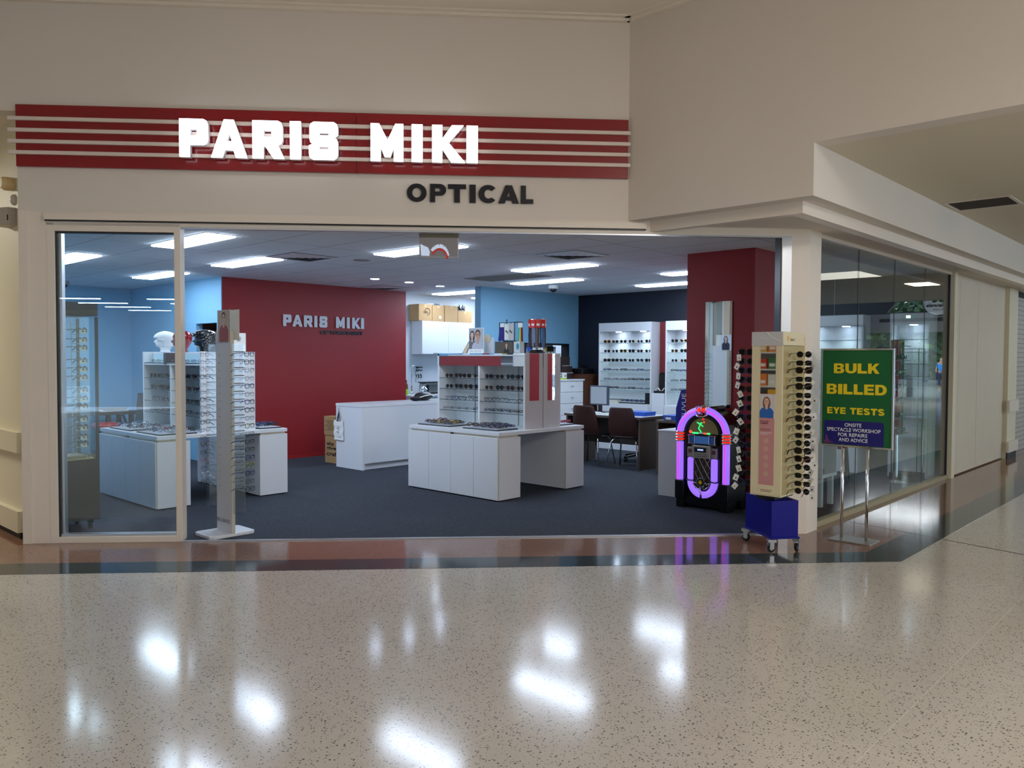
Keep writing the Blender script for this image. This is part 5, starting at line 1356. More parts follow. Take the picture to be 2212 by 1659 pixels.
for s in (-1, 1):
    a = (PI - g_) / 2
    pts = [(JX, JY + s * .265, .295), (JX, JY + s * .265, .76)]
    MB().tube(pts, .036, M_VIOLET, 14).build('light_tube', jb, smooth=True)
    pts = [(JX, JY + s * .265 * math.cos(t), .775 + .255 * math.sin(t)) for t in [i * 1.42 / 14 for i in range(15)]]
    MB().tube(pts, .036, M_VIOLET, 14).build('light_tube', jb, smooth=True)
    l = MB(); l.box(JX - .040, JX - .034, JY + s * .265 - .004, JY + s * .265 + .004, .296, .70, M_MAGENTA)
    q = [(JX - .037, JY + s * .265 * math.cos(t), .775 + .255 * math.sin(t)) for t in [i * 1.42 / 14 for i in range(15)]]
    l.tube(q, .0042, M_MAGENTA, 6); l.build('light_line', jb)
    c = MB()
    for k in range(4): c.tube([(JX + .046 * math.cos(t), JY + s * .265 + .046 * math.sin(t), .705 + k * .030) for t in [i * PI / 8 for i in range(16)]], .0085, M_CHROME, 6, closed=True)
    c.build('chrome_band', jb, smooth=True)
    MB().lathe([(.034, .70), (.042, .705), (.042, .80), (.034, .805)], (JX, JY + s * .265, 0), M_REDLAMP, 16).build('red_lamp', jb, smooth=True)
c = MB()
for k in range(3):
    t0 = PI / 2 + (k - 1) * .20
    cy_, cz = JY + .265 * math.cos(t0), .775 + .255 * math.sin(t0)
    c.tube([(JX + .046 * math.cos(t), cy_ + .046 * math.sin(t) * math.cos(t0), cz + .046 * math.sin(t) * math.sin(t0)) for t in [i * PI / 8 for i in range(16)]], .009, M_CHROME, 6, closed=True)
c.tube([(JX - .04, JY - .07, .985), (JX - .05, JY - .03, .965), (JX - .05, JY + .03, .965), (JX - .04, JY + .07, .985)], .008, M_CHROME, 6)
c.build('chrome_crown', jb, smooth=True)
for s in (-1, 1): MB().ball((JX - .018, JY + s * .026, 1.032), (.03, .024, .028), M_REDLAMP, 12, 8).build('red_lamp', jb, smooth=True)
MB().tube([(7.37, JY - .03, 1.035), (7.70, JY - .03, 1.04)], .028, mat('brown_roll', (56, 36, 28), .35), 12).build('top_rail', jb, smooth=True)
# dome window
def yz(o, x, d=.004): return frame_mat((x, JY, 0), (0, -1, 0), (0, 0, 1))
mesh_obj(shape_mesh('dome_window', [ell(0, .785, .170, .165, 24, 0, PI)], .004, mat('dome_gold', (110, 100, 66), .25, .3, emit=(120, 110, 70), estr=.12), yz(0, JX + .010)), 'dome_window', jb)
mesh_obj(shape_mesh('dome_rim', [ell(0, .785, .205, .198, 28, 0, PI), ell(0, .787, .172, .166, 28, 0, PI)], .012, M_GLOSSBLK, yz(0, JX + .008)), 'dome_rim', jb)
d = MB()
MG, MO = mat('green_glow', (60, 230, 120), .3, emit=(50, 255, 130), estr=1.2), mat('orange_glow', (240, 90, 50), .3, emit=(255, 90, 50), estr=.9)
d.tube([(JX, JY + .07, .90), (JX - .002, JY + .03, .885), (JX, JY + .05, .84), (JX, JY + .02, .80)], .006, MG, 6); d.tube([(JX, JY + .05, .885), (JX, JY + .01, .90)], .005, MG, 6); d.tube([(JX, JY + .03, .885), (JX, JY + .0, .86)], .005, MG, 6)
d.build('dome_glow', jb, label='green glowing squiggle')
MB().tube([(JX, JY + .12, .79), (JX, JY + .05, .79)], .009, MG, 8).tube([(JX, JY + .05, .79), (JX, JY - .01, .79)], .008, M_PAPER, 8).tube([(JX, JY - .01, .79), (JX, JY - .05, .79)], .009, MO, 8).tube([(JX, JY - .05, .79), (JX, JY - .08, .79)], .009, MG, 8).build('dome_bar', jb)
MB().ball((JX + .004, JY + .0, .935), (.005, .014, .010), M_REDLAMP, 8, 6).ball((JX + .004, JY - .01, .905), (.005, .01, .01), MO, 8, 6).ball((JX + .004, JY + .145, .80), (.005, .02, .018), MO, 8, 6).build('dome_glow', jb)
# screens, panel
sc = MB(); MSC = mat('blue_screen', (20, 44, 84), .2, emit=(30, 70, 140), estr=.35)
sc.box(JX - .012, JX + .018, JY - .165, JY + .165, .668, .775, M_GLOSSBLK); sc.build('screen_bezel', jb)
MB().box(JX - .022, JX - .012, JY - .075, JY + .075, .685, .762, mat('blue_screen2', (40, 72, 120), .2, emit=(60, 110, 180), estr=.35)).build('screen', jb)
for s in (-1, 1): MB().box(JX - .018, JX - .012, JY + s * .09, JY + s * .14, .690, .757, MSC).build('side_screen', jb)
f = MB()
for s in (-1, 1):
    for y0 in (.082, .148):
        f.tube([(JX - .022, JY + s * y0, .682), (JX - .022, JY + s * y0, .766)], .005, M_CHROME, 6)
    for z in (.68, .768): f.tube([(JX - .020, JY + s * .08, z), (JX - .020, JY + s * .16, z)], .006, M_CHROME, 6)
f.build('chrome_frame', jb)
MB().box(JX - .04, JX + .018, JY - .105, JY + .105, .535, .668, M_SILVER).build('control_panel', jb, bevel=.006)
MB().box(JX - .02, JX + .018, JY - .168, JY + .168, .54, .645, M_SILVER).build('control_panel', jb, bevel=.004)
MB().box(JX - .043, JX - .039, JY - .062, JY + .075, .60, .648, M_GLOSSBLK).box(JX - .0445, JX - .042, JY - .03, JY + .035, .617, .632, mat('readout', (170, 190, 255), .3, emit=(170, 190, 255), estr=1.0)).build('display', jb)
for s in (-1, 1): MB().box(JX - .024, JX - .019, JY + s * .115, JY + s * .155, .585, .625, mat('brown_grille', (96, 50, 40), .5)).build('speaker_grille', jb)
k = MB()
for r in range(2):
    for i in range(7): k.box(JX - .043, JX - .039, JY - .07 + i * .021, JY - .058 + i * .021, .555 + r * .02, .561 + r * .02, M_GLOSSBLK)
k.build('buttons', jb)
for s in (-1, 1):
    MB().box(JX - .022, JX + .018, JY + s * .102, JY + s * .168, .305, .535, M_VIOLET).build('inner_tube', jb, bevel=.012)
    MB().tube([(JX - .024, JY + s * .095, .298), (JX - .024, JY + s * .172, .298)], .007, M_CHROME, 6).build('chrome_clip', jb)
u = MB(); kk = 20; vs = []; fs = []
for i in range(kk + 1):
    t = PI + PI * i / kk
    for (r, x) in ((.102, JX - .012), (.135, JX - .026), (.168, JX - .012), (.168, JX + .018), (.102, JX + .018)):
        vs.append((x, JY + r * math.cos(t), .292 + r * math.sin(t)))
for i in range(kk):
    for j in range(5): fs.append([i * 5 + j, i * 5 + (j + 1) % 5, (i + 1) * 5 + (j + 1) % 5, (i + 1) * 5 + j])
u.add(vs, fs, M_VIOLET).build('inner_tube', jb, smooth=True)
MB().box(JX - .008, JX + .018, JY - .10, JY + .10, .22, .535, mat('speaker_cloth', (54, 40, 32), .8)).build('speaker_cloth', jb)
g = MB()
for i in range(5):
    for s in (-1, 1):
        y0 = -.16 + i * .065
        p0, p1 = (y0, .535), (y0 + .16, .26)
        pts = []
        for k in range(9):
            y = p0[0] + (p1[0] - p0[0]) * k / 8; z = p0[1] + (p1[1] - p0[1]) * k / 8
            if abs(y) <= .097: pts.append((JX - .012 - .012 * (1 - (y / .1) ** 2), JY + s * y, z))
        if len(pts) > 1: g.tube(pts, .0030, M_CHROME, 5)
g.build('lattice', jb)
mesh_obj(shape_mesh('medallion', [ell(0, .29, .05, .05, 20)], .014, M_CHROME, yz(0, JX)), 'medallion', jb).location.x -= .03
mesh_obj(shape_mesh('medallion_face', [ell(0, .29, .036, .040, 20)], .004, M_GLOSSBLK, yz(0, JX)), 'medallion_face', jb).location.x -= .040
st5 = [((.026 if i % 2 == 0 else .012) * math.sin(i * PI / 8), .29 + (.030 if i % 2 == 0 else .014) * math.cos(i * PI / 8)) for i in range(16)]
mesh_obj(shape_mesh('star', [st5], .004, mat('yellow_star', (226, 190, 30), .4), yz(0, JX)), 'star', jb).location.x -= .044
f = MB()
for s in (-1, 1): f.tube([(JX - .02, JY + s * .04, .27), (JX - .02, JY + s * .09, .285), (JX - .02, JY + s * .085, .25), (JX - .02, JY + s * .03, .215), (JX - .02, JY + s * .012, .235), (JX - .02, JY + s * .03, .25)], .006, M_CHROME, 6)
f.tube([(JX - .03, JY, .235), (JX - .035, JY + .006, .20), (JX - .035, JY - .004, .165), (JX - .03, JY, .13)], [.006, .008, .010, .013], M_CHROME, 8)
f.build('chrome_scroll', jb, smooth=True)

# mirror and monitor at the door
t = thing('wall_mirror', 'tall narrow frameless mirror on the red pillar above the jukebox', 'mirror', (7.745, 4.222, 1.03))
MB().box(7.741, 7.7495, 4.068, 4.378, 1.035, 2.165, M_MIRROR).build('mirror_glass', t)
MB().box(7.736, 7.742, 4.064, 4.069, 1.035, 2.165, M_ALU).build('edge_strip', t)
t = thing('hanging_screen', 'small flat screen hung from the door head with a painted white reflection loop', 'screen', F(-.155, 6.95, 2.41))
MB().fbox(-.292, .046, 6.955, 7.0, 2.413, 2.622, mat('screen_case', (176, 178, 182), .35)).build('casing', t, bevel=.008)
MB().fbox(-.292, .046, 6.95, 7.0, 2.585, 2.62, mat('bracket_olive', (98, 92, 74), .5)).build('bracket', t)
for s in (-.25, .0): MB().tube([F(s, 7.0, 2.60), F(s, 7.02, 2.632)], .008, M_ALU, 8).build('hanger', t)
MB().fbox(-.283, .038, 6.952, 6.956, 2.424, 2.583, mat('screen_dim', (128, 124, 126), .3, emit=(120, 116, 118), estr=.12)).build('screen_face_reflection', t)
MSW = mat('reflection_white', (190, 204, 224), .3, emit=(190, 206, 232), estr=.5); MSR = mat('reflection_red', (170, 40, 34), .3, emit=(170, 44, 36), estr=.3)  # reflection of the lit sign on the screen, painted as glowing shapes
A = [F(-.18, 6.9515, 2.47), F(-.155, 6.9515, 2.50), F(-.12, 6.9515, 2.515), F(-.085, 6.9515, 2.505), F(-.06, 6.9515, 2.47), F(-.05, 6.9515, 2.43)]
sp = MB()
for w, m_, dz, dd in ((.017, MSW, 0, 0), (.010, MSR, -.026, -.0003)):
    for a_, b_ in zip(A, A[1:]):
        u_ = (b_ - a_).normalized(); v_ = Vector((0, 0, 1)).cross(FN); pn = u_.cross(FN).normalized() * w
        o_ = FN * dd + Vector((0, 0, dz))
        sp.add([a_ - pn + o_, b_ - pn + o_, b_ + pn + o_, a_ + pn + o_], [[0, 1, 2, 3]], m_)
sp.add([F(-.282, 6.9514, 2.53), F(-.25, 6.9514, 2.515), F(-.215, 6.9514, 2.50), F(-.20, 6.9514, 2.465), F(-.205, 6.9514, 2.428), F(-.275, 6.9514, 2.43)], [[0, 1, 2, 3, 4, 5]], MSW)
sp.build('screen_face_reflection', t)

# ------------------------------------------------------------------ sunglass tower on its blue base
M_CREAMP = mat('cream_panel', (220, 206, 168), .45)
M_ROYAL = mat('royal_blue_paint', (3, 3, 124), .38, spec=.3)
tw = thing('sunglass_stand', 'cream sunglass tower on a royal blue wheeled base', 'display stand', (6.33, 2.945, 0))
P = [(6.106, 2.84), (6.296, 2.701), (6.55, 3.054), (6.36, 3.193)]
cxp, cyp = 6.328, 2.947
b = MB()
b.prism(P, .118, .415, M_ROYAL); b.prism([(cxp + (p[0] - cxp) * 1.07, cyp + (p[1] - cyp) * 1.07) for p in P], .108, .120, M_ROYAL)
b.build('base_box', tw, bevel=.003)
for i, p in enumerate(P):
    x, y = cxp + (p[0] - cxp) * .96, cyp + (p[1] - cyp) * .96
    c = MB().lathe([(.026, -.012), (.032, -.008), (.032, .008), (.026, .012)], (0, 0, 0), M_RUBBER, 16, 'x'); c.lathe([(.017, -.014), (.017, .014)], (0, 0, 0), M_GREY, 12, 'x')
    c.xf(Matrix.Translation((x, y, .0335)) @ Matrix.Rotation(.7 + i * .9, 4, 'Z')); c.build('castor', tw)
    c = MB().box(-.022, -.016, -.02, .014, .03, .085, M_ALU).box(.016, .022, -.02, .014, .03, .085, M_ALU).box(-.028, .028, -.035, .03, .085, .107, M_ALU)
    c.xf(Matrix.Translation((x, y, 0)) @ Matrix.Rotation(.7 + i * .9, 4, 'Z')); c.build('castor_fork', tw)
MB().prism([(6.16, 2.84), (6.50, 2.84), (6.50, 3.0), (6.16, 3.0)], .415, .47, M_DARK).build('turntable', tw)
TX, TY0, TY1 = 6.085, 2.757, 3.017
b = MB()
b.box(TX, TX + .012, TY0, TY1, .462, 1.665, M_CREAMP)
b.box(TX + .42, TX + .432, TY0, TY1, .462, 1.74, M_CREAMP)
b.box(TX, TX + .432, TY0, TY1, .455, .468, M_CREAMP)
b.build('body_panel', tw, bevel=.002)
for y in (TY0 + .012, TY1 - .012):
    MB().box(TX + .012, TX + .42, y - .006, y + .006, .468, 1.66, mat('khaki_slat', (176, 160, 112), .5)).build('slat_board', tw)
for y in (TY0 + .002, TY1 - .002):
    sl = MB()
    for i in range(18): sl.box(TX + .10, TX + .36, y - .003, y + .003, 1.605 - i * .0645, 1.609 - i * .0645, M_CREAMP)
    sl.build('slats', tw)
hdr = MB(); hdr.box(TX - .004, TX + .006, TY0, TY1, 1.66, 1.772, M_GREIGE); hdr.add([(TX, TY0 - .003, 1.665), (TX + .40, TY0 - .003, 1.665), (TX + .40, TY0 - .003, 1.755), (TX + .30, TY0 - .003, 1.772), (TX, TY0 - .003, 1.772), (TX, TY0 + .003, 1.665), (TX + .40, TY0 + .003, 1.665), (TX + .40, TY0 + .003, 1.755), (TX + .30, TY0 + .003, 1.772), (TX, TY0 + .003, 1.772)], [[0, 1, 2, 3, 4], [9, 8, 7, 6, 5]] + [[i, 5 + i, 5 + (i + 1) % 5, (i + 1) % 5] for i in range(5)], M_CREAMP)
hdr.build('header_board', tw)
gl_ = MB(); gl_.tube([(TX - .0055, 2.915, 1.745), (TX - .0055, 2.94, 1.715), (TX - .0055, 2.88, 1.712)], .0025, M_PAPER, 5); gl_.tube([(TX - .0055, 2.885, 1.765), (TX - .0055, 2.855, 1.73), (TX - .0055, 2.77, 1.69)], .0025, M_PAPER, 5)
gl_.build('scratch', tw)
mesh_obj(text_mesh('lettering', 'Cancer C', mat('dark_grey_ink', (50, 48, 50), .5), FACE_Y(TX + .125, TY0 - .0032, 1.70), .095, .026, .0003, .01), 'lettering', tw)
dx_ = [((.030 if i % 2 == 0 else .012) * math.cos(i * PI / 6 + .4), (.030 if i % 2 == 0 else .012) * math.sin(i * PI / 6 + .4)) for i in range(12)]
mesh_obj(shape_mesh('flower_mark', [dx_], .0006, mat('daffodil_yellow', (228, 172, 50), .5), FACE_Y(TX + .088, TY0 - .0034, 1.718)), 'flower_mark', tw)
MB().box(TX - .003, TX, 2.812, 2.938, 1.275, 1.667, M_MIRROR).build('mirror_glass', tw)
MB().box(TX - .0025, TX, 2.815, 2.945, .466, 1.275, M_CREAMP).build('poster', tw)
PM = FACE_X(TX - .0028, 2.945, .52)
portrait(tw, FACE_X(TX - .0028, 2.942, 1.083), .128, .192, [(.058, .13, .046, (224, 178, 150), (132, 96, 70), (40, 96, 168), True, (44, 50, 64))], (206, 196, 196))
pk = MB(); pk.box(TX - .0034, TX - .0026, 2.817, 2.943, .545, 1.083, mat('dusty_pink', (196, 136, 134), .5)); pk.build('poster', tw, label='dusty pink lower half of the poster')
MPK = mat('maroon_ink', (116, 44, 60), .6)
mesh_obj(text_mesh('lettering', 'ENDLESS', MPK, FACE_X(TX - .0038, 2.936, 1.05), .072, .012, .0003, .02), 'lettering', tw)
mesh_obj(text_mesh('lettering', 'SUMMER', MPK, FACE_X(TX - .0038, 2.936, 1.034), .068, .012, .0003, .02), 'lettering', tw)
ln = MB()
for i, (z, w) in enumerate(((.992, .09), (.984, .08), (.963, .10), (.950, .06))): ln.box(TX - .0039, TX - .0034, 2.935 - w, 2.935, z, z + .003, MPK if i < 2 else M_PAPER)
ln.box(TX - .0031, TX - .0026, 2.83, 2.93, .502, .506, MPK); ln.box(TX - .0031, TX - .0026, 2.84, 2.925, .490, .494, MPK)
ln.build('print', tw)
for i in range(5):
    z = .90 - i * .066
    mesh_obj(shape_mesh('print', [ell(.0, z, .019, .019, 18), ell(0, z, .0155, .0155, 18)], .0003, mat('sand_ink', (206, 186, 140), .6), frame_mat((TX - .0037, 2.885, 0), (0, -1, 0), (0, 0, 1))), 'print', tw)
    mesh_obj(shape_mesh('print', [ell(.0, z, .009, .006, 10)], .0003, MATS['sand_ink'], frame_mat((TX - .0037, 2.885, 0), (0, -1, 0), (0, 0, 1))), 'print', tw)
def hang_tag(parent, loc, rx, k):
    q = MB().box(-.021, .021, -.0006, .0006, -.060, -.008, M_PAPER); q.box(-.008, .004, -.001, .001, -.046, -.034, mat('tag_yellow', (176, 140, 30), .5) if k else M_BLACK); q.tube([(0, 0, -.010), (0, 0, .014)], .0008, M_PAPER, 4)
    o = q.build('swing_tag', parent, local=True); o.location = loc; o.rotation_euler = (0, rx, R.uniform(-.3, .3)); return o
for i in range(18):
    z = 1.582 - i * .0645
    col, lens = R.choice(['black', 'black', 'black', 'tortoiseshell']), R.choice(['dark', 'dark', 'brown', 'green'])
    o = specs(R.choice(['bold', 'round', 'bold', 'square']), col, lens, (TX + .185, 2.662, z - .016), (0, 0, -PI / 2 + R.uniform(-.09, .09)), f'{col} sunglasses, {ORD[i]} down the corner-post side of the cream sunglass tower', 'sunglasses on the cream tower')
    if i % 2 or i > 8: hang_tag(o, (.072, .02, .020), R.uniform(-.6, .6), i % 3 == 0)
for i in range(15):
    z = 1.60 - i * .077
    col = R.choice(['black', 'black', 'navy blue', 'gunmetal'])
    o = specs('bold', col, 'dark', (TX + .10, 3.118, z - .016), (0, 0, PI / 2 + R.uniform(-.15, .15)), f'{col} tagged sunglasses, {ORD[i]} down the jukebox side of the cream sunglass tower', 'sunglasses on the cream tower')
    hang_tag(o, (.055, .02, .016), R.uniform(-.7, .7), i % 2 == 0)

# ------------------------------------------------------------------ green sign on chrome stand
M_GREEN = mat('sign_green', (20, 96, 50), .3); M_SYEL = mat('sign_yellow', (236, 206, 20), .45); M_SBLUE = mat('sign_navy', (26, 24, 110), .4)
t = thing('pedestal_sign', 'green sign with yellow lettering on two chrome posts beside the side window', 'sign', (7.0, 2.51, .0))
MB().prism([(6.872, 2.335), (7.115, 2.335), (7.135, 2.69), (6.868, 2.69)], .0013, .014, mat('steel_plate', (176, 172, 164), .35, .8)).build('base_plate', t, bevel=.003)
for y in (2.62, 2.412): MB().tube([(7.0, y, .012), (7.0, y, .82)], .0125, M_CHROME, 14).build('post', t, smooth=True)
f = MB()
for a in ((2.206, 2.222, .802, 1.648), (2.80, 2.816, .802, 1.648), (2.222, 2.80, 1.632, 1.648), (2.222, 2.80, .802, .818)): f.box(6.985, 7.012, a[0], a[1], a[2], a[3], M_CHROME)
f.build('frame', t, bevel=.002)
MB().box(6.994, 7.006, 2.222, 2.80, .818, 1.632, M_GREEN).build('board', t)
for w, yl, yr, z0, h in (('BULK', 2.705, 2.325, 1.435, .085), ('BILLED', 2.765, 2.265, 1.255, .088), ('EYE', 2.757, 2.598, 1.085, .056), ('TESTS', 2.562, 2.28, 1.085, .056)):
    mesh_obj(shape_mesh('lettering', heavy_word(w, yl - yr, h), .0008, M_SYEL, FACE_X(6.9935, yl, z0)), 'lettering', t)
bl = mesh_obj(shape_mesh('blue_panel', [[(0, 0), (.50, 0), (.50, .185), (.485, .205), (.015, .205), (0, .19)]], .0012, M_SBLUE, FACE_X(6.993, 2.782, .822)), 'blue_panel', t)
for i, (w, yl, yr) in enumerate((('ONSITE', 2.605, 2.465), ('SPECTACLE WORKSHOP', 2.757, 2.308), ('FOR REPAIRS', 2.66, 2.415), ('AND ADVICE', 2.655, 2.412))):
    mesh_obj(text_mesh('lettering', w, M_PAPER, FACE_X(6.9922, yl, .977 - i * .043), yl - yr, .031, .0006, .012), 'lettering', bl)
mesh_obj(shape_mesh('print', [[(0, 0), (.09, 0), (.07, .012), (.05, .02), (.035, .04), (.022, .075), (.012, .07), (.014, .03), (0, .025)]], .0006, mat('mauve_print', (110, 50, 110), .5), FACE_X(6.9922, 2.78, .826)), 'print', bl)

# ------------------------------------------------------------------ fittings
t = thing('wall_siren', 'round cream siren box high on the passage wall', 'siren', (2.10, 7.82, 2.955))
MB().lathe([(.0, -.10), (.045, -.10), (.055, -.07), (.055, 0)], (2.135, 7.80, 3.015), mat('cream_plastic', (214, 190, 140), .5), 18, 'x').build('casing', t, bevel=.003)
MB().box(2.08, 2.135, 7.83, 7.92, 2.975, 3.055, MATS['cream_plastic']).build('mount_box', t, bevel=.008)
t = thing('wall_sensor', 'small white oval sensor on the passage wall', 'sensor', (2.12, 7.78, 2.84))
MB().ball((2.128, 7.78, 2.882), (.03, .035, .046), mat('sensor_white', (206, 200, 190), .4), 16, 10).build('casing', t, smooth=True)
MB().box(2.126, 2.135, 7.755, 7.805, 2.84, 2.924, MATS['sensor_white']).build('mount_box', t)
t = thing('wall_speaker', 'grey wedge-shaped wall box with dark window on the passage wall', 'wall box', (2.1, 7.85, 2.65))
MB().prism([(2.135, 7.74), (2.135, 7.96), (2.04, 7.93), (2.03, 7.82), (2.07, 7.74)], 2.66, 2.81, mat('grey_casing', (176, 168, 154), .4)).build('casing', t, bevel=.006)
MB().box(2.062, 2.072, 7.738, 7.78, 2.70, 2.745, M_DARK).build('lens', t)
t = thing('corridor_vent', 'long dark rectangular air slot in the corridor ceiling', 'vent', (9.15, 2.08, 3.12))
MB().box(8.90, 9.39, 1.812, 2.342, 3.1225, 3.1265, mat('slot_brown', (46, 32, 22), .8)).build('slot', t)
f = MB()
for a in ((8.87, 8.90, 1.78, 2.37), (9.39, 9.42, 1.78, 2.37), (8.90, 9.39, 1.78, 1.812), (8.90, 9.39, 2.342, 2.37)): f.box(a[0], a[1], a[2], a[3], 3.119, 3.1268, M_CREAM)
f.build('frame', t)
screws = [(FD - .0136, z) for z in (0.35, .75, 1.15, 1.6, 2.0, 2.4)]
for z in (0.37, .60, .98, 1.36, 1.78, 2.19, 2.42):
    pass

# ------------------------------------------------------------------ behind the side window
t = thing('window_bench', 'white low display bench behind the side window', 'bench', (8.46, 3.42, .006))
MB().box(8.26, 8.66, 3.30, 3.62, .655, .695, M_WHITE).box(8.26, 8.66, 3.30, 3.62, .315, .35, M_WHITE).box(8.26, 8.28, 3.30, 3.62, .35, .655, M_WHITE).box(8.64, 8.66, 3.30, 3.62, .35, .655, M_WHITE).build('shelf_box', t)
for x in (8.30, 8.58):
    for y in (3.32, 3.55): MB().box(x, x + .05, y, y + .05, .0065, .315, M_WHITE).build('leg', t)
t = thing('folded_cloth', 'grey folded cloth lying in the window bench', 'cloth', (8.42, 3.42, .35))
MB().ball((8.42, 3.44, .379), (.13, .09, .028), mat('grey_felt', (92, 96, 96), .9), 16, 8).build('cloth', t, smooth=True); MB().box(8.33, 8.5, 3.37, 3.5, .3505, .36, MATS['grey_felt']).build('fold', t)
for i, (x, y) in enumerate(((9.55, 4.25), (10.25, 4.0))):
    t = thing('red_chair', ('red padded chair behind the chrome posts of the green sign', 'red padded chair farther along the side window')[i], 'chair', (x, y, .006), .3 * i, 'red chairs behind the side window')
    MB().box(-.22, .22, -.22, .22, .43, .49, mat('red_vinyl', (150, 30, 30), .4)).build('seat', t, local=True, bevel=.02)
    MB().box(-.22, .22, .19, .23, .50, .78, M_BLACK).build('backrest', t, local=True, bevel=.015)
    for sx in (-1, 1):
        for sy in (-1, 1): MB().tube([(sx * .19, sy * .19, .43), (sx * .21, sy * .22, .0)], .014, M_BLACK, 8).build('leg', t, local=True)
        MB().tube([(sx * .205, .20, .43), (sx * .205, .21, .60)], .012, M_BLACK, 8).build('back_post', t, local=True)
t = thing('window_spinner', 'tall mirrored spinner of frames near the far end of the side window', 'display stand', (10.62, 3.32, .006))
MB().lathe([(.16, .0065), (.16, .03), (.03, .05), (.025, .62)], (10.62, 3.32, 0), M_CHROME, 20).build('base', t)
b = MB().box(10.56, 10.68, 3.26, 3.38, .62, 1.80, M_MIRROR); b.build('column', t)
b = MB()
for i in range(7): b.box(10.50, 10.74, 3.20, 3.44, .64 + i * .18, .648 + i * .18, M_GLASSG)
b.build('glass_plate', t)
for i in range(6):
    for j, (dx, dy, rz) in enumerate(((-.09, 0, PI / 2), (0, -.09, PI))):
        specs('bold', R.choice(['black', 'silver', 'gunmetal']), R.choice(['clear', 'dark']), (10.62 + dx, 3.32 + dy, .66 + i * .18), (0, 0, rz), f'spectacles {("facing the shop entrance", "facing the corridor")[j]}, {ORD[i]} tier up the mirrored spinner', 'eyewear on the mirrored spinner', True, True)
t = thing('glass_showcase', 'clear glass shelf case at the end of the side window', 'display case', (11.0, 3.3, .006))
for x in (10.9, 11.14):
    for y in (3.15, 3.45): MB().box(x, x + .01, y, y + .01, .0065, 1.70, M_CHROME).build('post', t)
for z in (.55, .85, 1.05, 1.3, 1.5, 1.69): MB().box(10.90, 11.15, 3.15, 3.46, z, z + .008, M_GLASSG).build('shelf', t)
MB().box(10.88, 11.17, 3.13, 3.48, .0065, .10, M_DARK).build('plinth', t)
t = thing('notice_sheet', 'grey notice sheet hung inside the side window', 'notice', (7.85, 3.1, 1.2))
MB().box(7.72, 7.95, 3.03, 3.034, 1.10, 1.50, mat('grey_paper', (150, 150, 146), .7)).build('sheet', t)
MB().box(7.72, 7.95, 3.026, 3.04, 1.50, 1.51, M_ALU).build('hanger_rail', t); MB().tube([(7.83, 3.033, 1.51), (7.83, 3.033, 2.699)], .001, M_PAPER, 4).build('thread', t)
# left wall of the shop, seen in the mirrors
t = thing('wall_display', 'white lit wall display seen only in the shelf tower mirrors', 'display', (2.25, 12.8, 0))
MB().box(2.151, 2.40, 10.0, 10.72, .0061, 2.1, M_WHITE).box(2.151, 2.40, 12.6, 13.9, .0061, 2.1, M_WHITE).build('carcass', t)
MB().box(2.40, 2.41, 10.25, 10.5, 1.3, 1.75, mat('mustard_poster', (170, 144, 60), .5)).box(2.40, 2.41, 10.02, 10.15, 1.3, 1.75, mat('peach_poster', (214, 140, 110), .5)).build('poster', t)

# ------------------------------------------------------------------ far end of the corridor: the plaza entrance, mirrored in the side window
EX = 36.0
M_DKMET = mat('dark_metal', (34, 36, 42), .5); M_SIDING = mat('pale_siding', (150, 152, 158), .6)
e = MB()
e.box(EX, EX + .2, -14, -6.64, 0, 3.1, M_SIDING); e.box(EX, EX + .2, -1.8, 7, 0, 3.1, M_SIDING)
e.box(EX, EX + .2, -14, 7, 3.0, 3.52, M_SIDING)
e.box(EX, EX + .2, -14, -6.0, 3.52, 7, M_DKMET); e.box(EX, EX + .2, -1.8, 7, 3.52, 7, M_DKMET)
e.box(EX - .02, EX, -14, 7, 3.50, 3.56, M_DKMET); e.box(EX - .05, EX, -6.0, -2.2, 3.16, 3.30, M_DKMET)
struct(e.build('wall_entrance'))
ar = [(-6.0, 3.52), (-5.73, 3.56), (-5.27, 4.09), (-4.6, 4.36), (-3.7, 4.5), (-2.8, 4.36), (-1.8, 3.8), (-1.8, 7), (-6.0, 7)]
vs = [(EX, y, z) for y, z in ar] + [(EX + .2, y, z) for y, z in ar]; n = len(ar)
struct(MB().add(vs, [list(range(n))[::-1], [n + i for i in range(n)]] + [[i, (i + 1) % n, n + (i + 1) % n, n + i] for i in range(n)], M_DKMET).build('wall_entrance'))
d1 = thing('door_2', 'sliding glass plaza doors with dark frames', 'door', (EX, -4.2, 0)); d1['kind'] = 'structure'
f = MB()
for y in (-6.64, -5.3, -4.87, -3.4, -1.84): f.box(EX, EX + .1, y, y + (.22 if y == -4.87 else .06), 0, 3.0, mat('brown_jamb', (62, 44, 34), .5) if y == -4.87 else M_DKMET)
f.box(EX, EX + .1, -6.6, -1.8, 2.72, 3.0, M_GREY); f.build('door_frame', d1)
for y0, y1 in ((-6.58, -5.3), (-4.65, -3.4), (-3.34, -1.84)): MB().box(EX + .04, EX + .05, y0, y1, .02, 2.72, M_PANE).build('glass_pane', d1)
t = thing('plaza_sign', 'round plaza sign with green leaf mark over the entrance doors', 'sign', (EX - .1, -3.7, 3.5))
mesh_obj(shape_mesh('disc', [ell(0, 0, .58, .58, 36)], .05, mat('sign_pale', (200, 206, 212), .5, emit=(200, 206, 214), estr=.25), frame_mat((EX - .08, -3.7, 3.96), (0, -1, 0), (0, 0, 1))), 'disc', t)
mesh_obj(shape_mesh('rim', [ell(0, 0, .60, .60, 36), ell(0, 0, .565, .565, 36)], .06, M_DKMET, frame_mat((EX - .085, -3.7, 3.96), (0, -1, 0), (0, 0, 1))), 'rim', t)
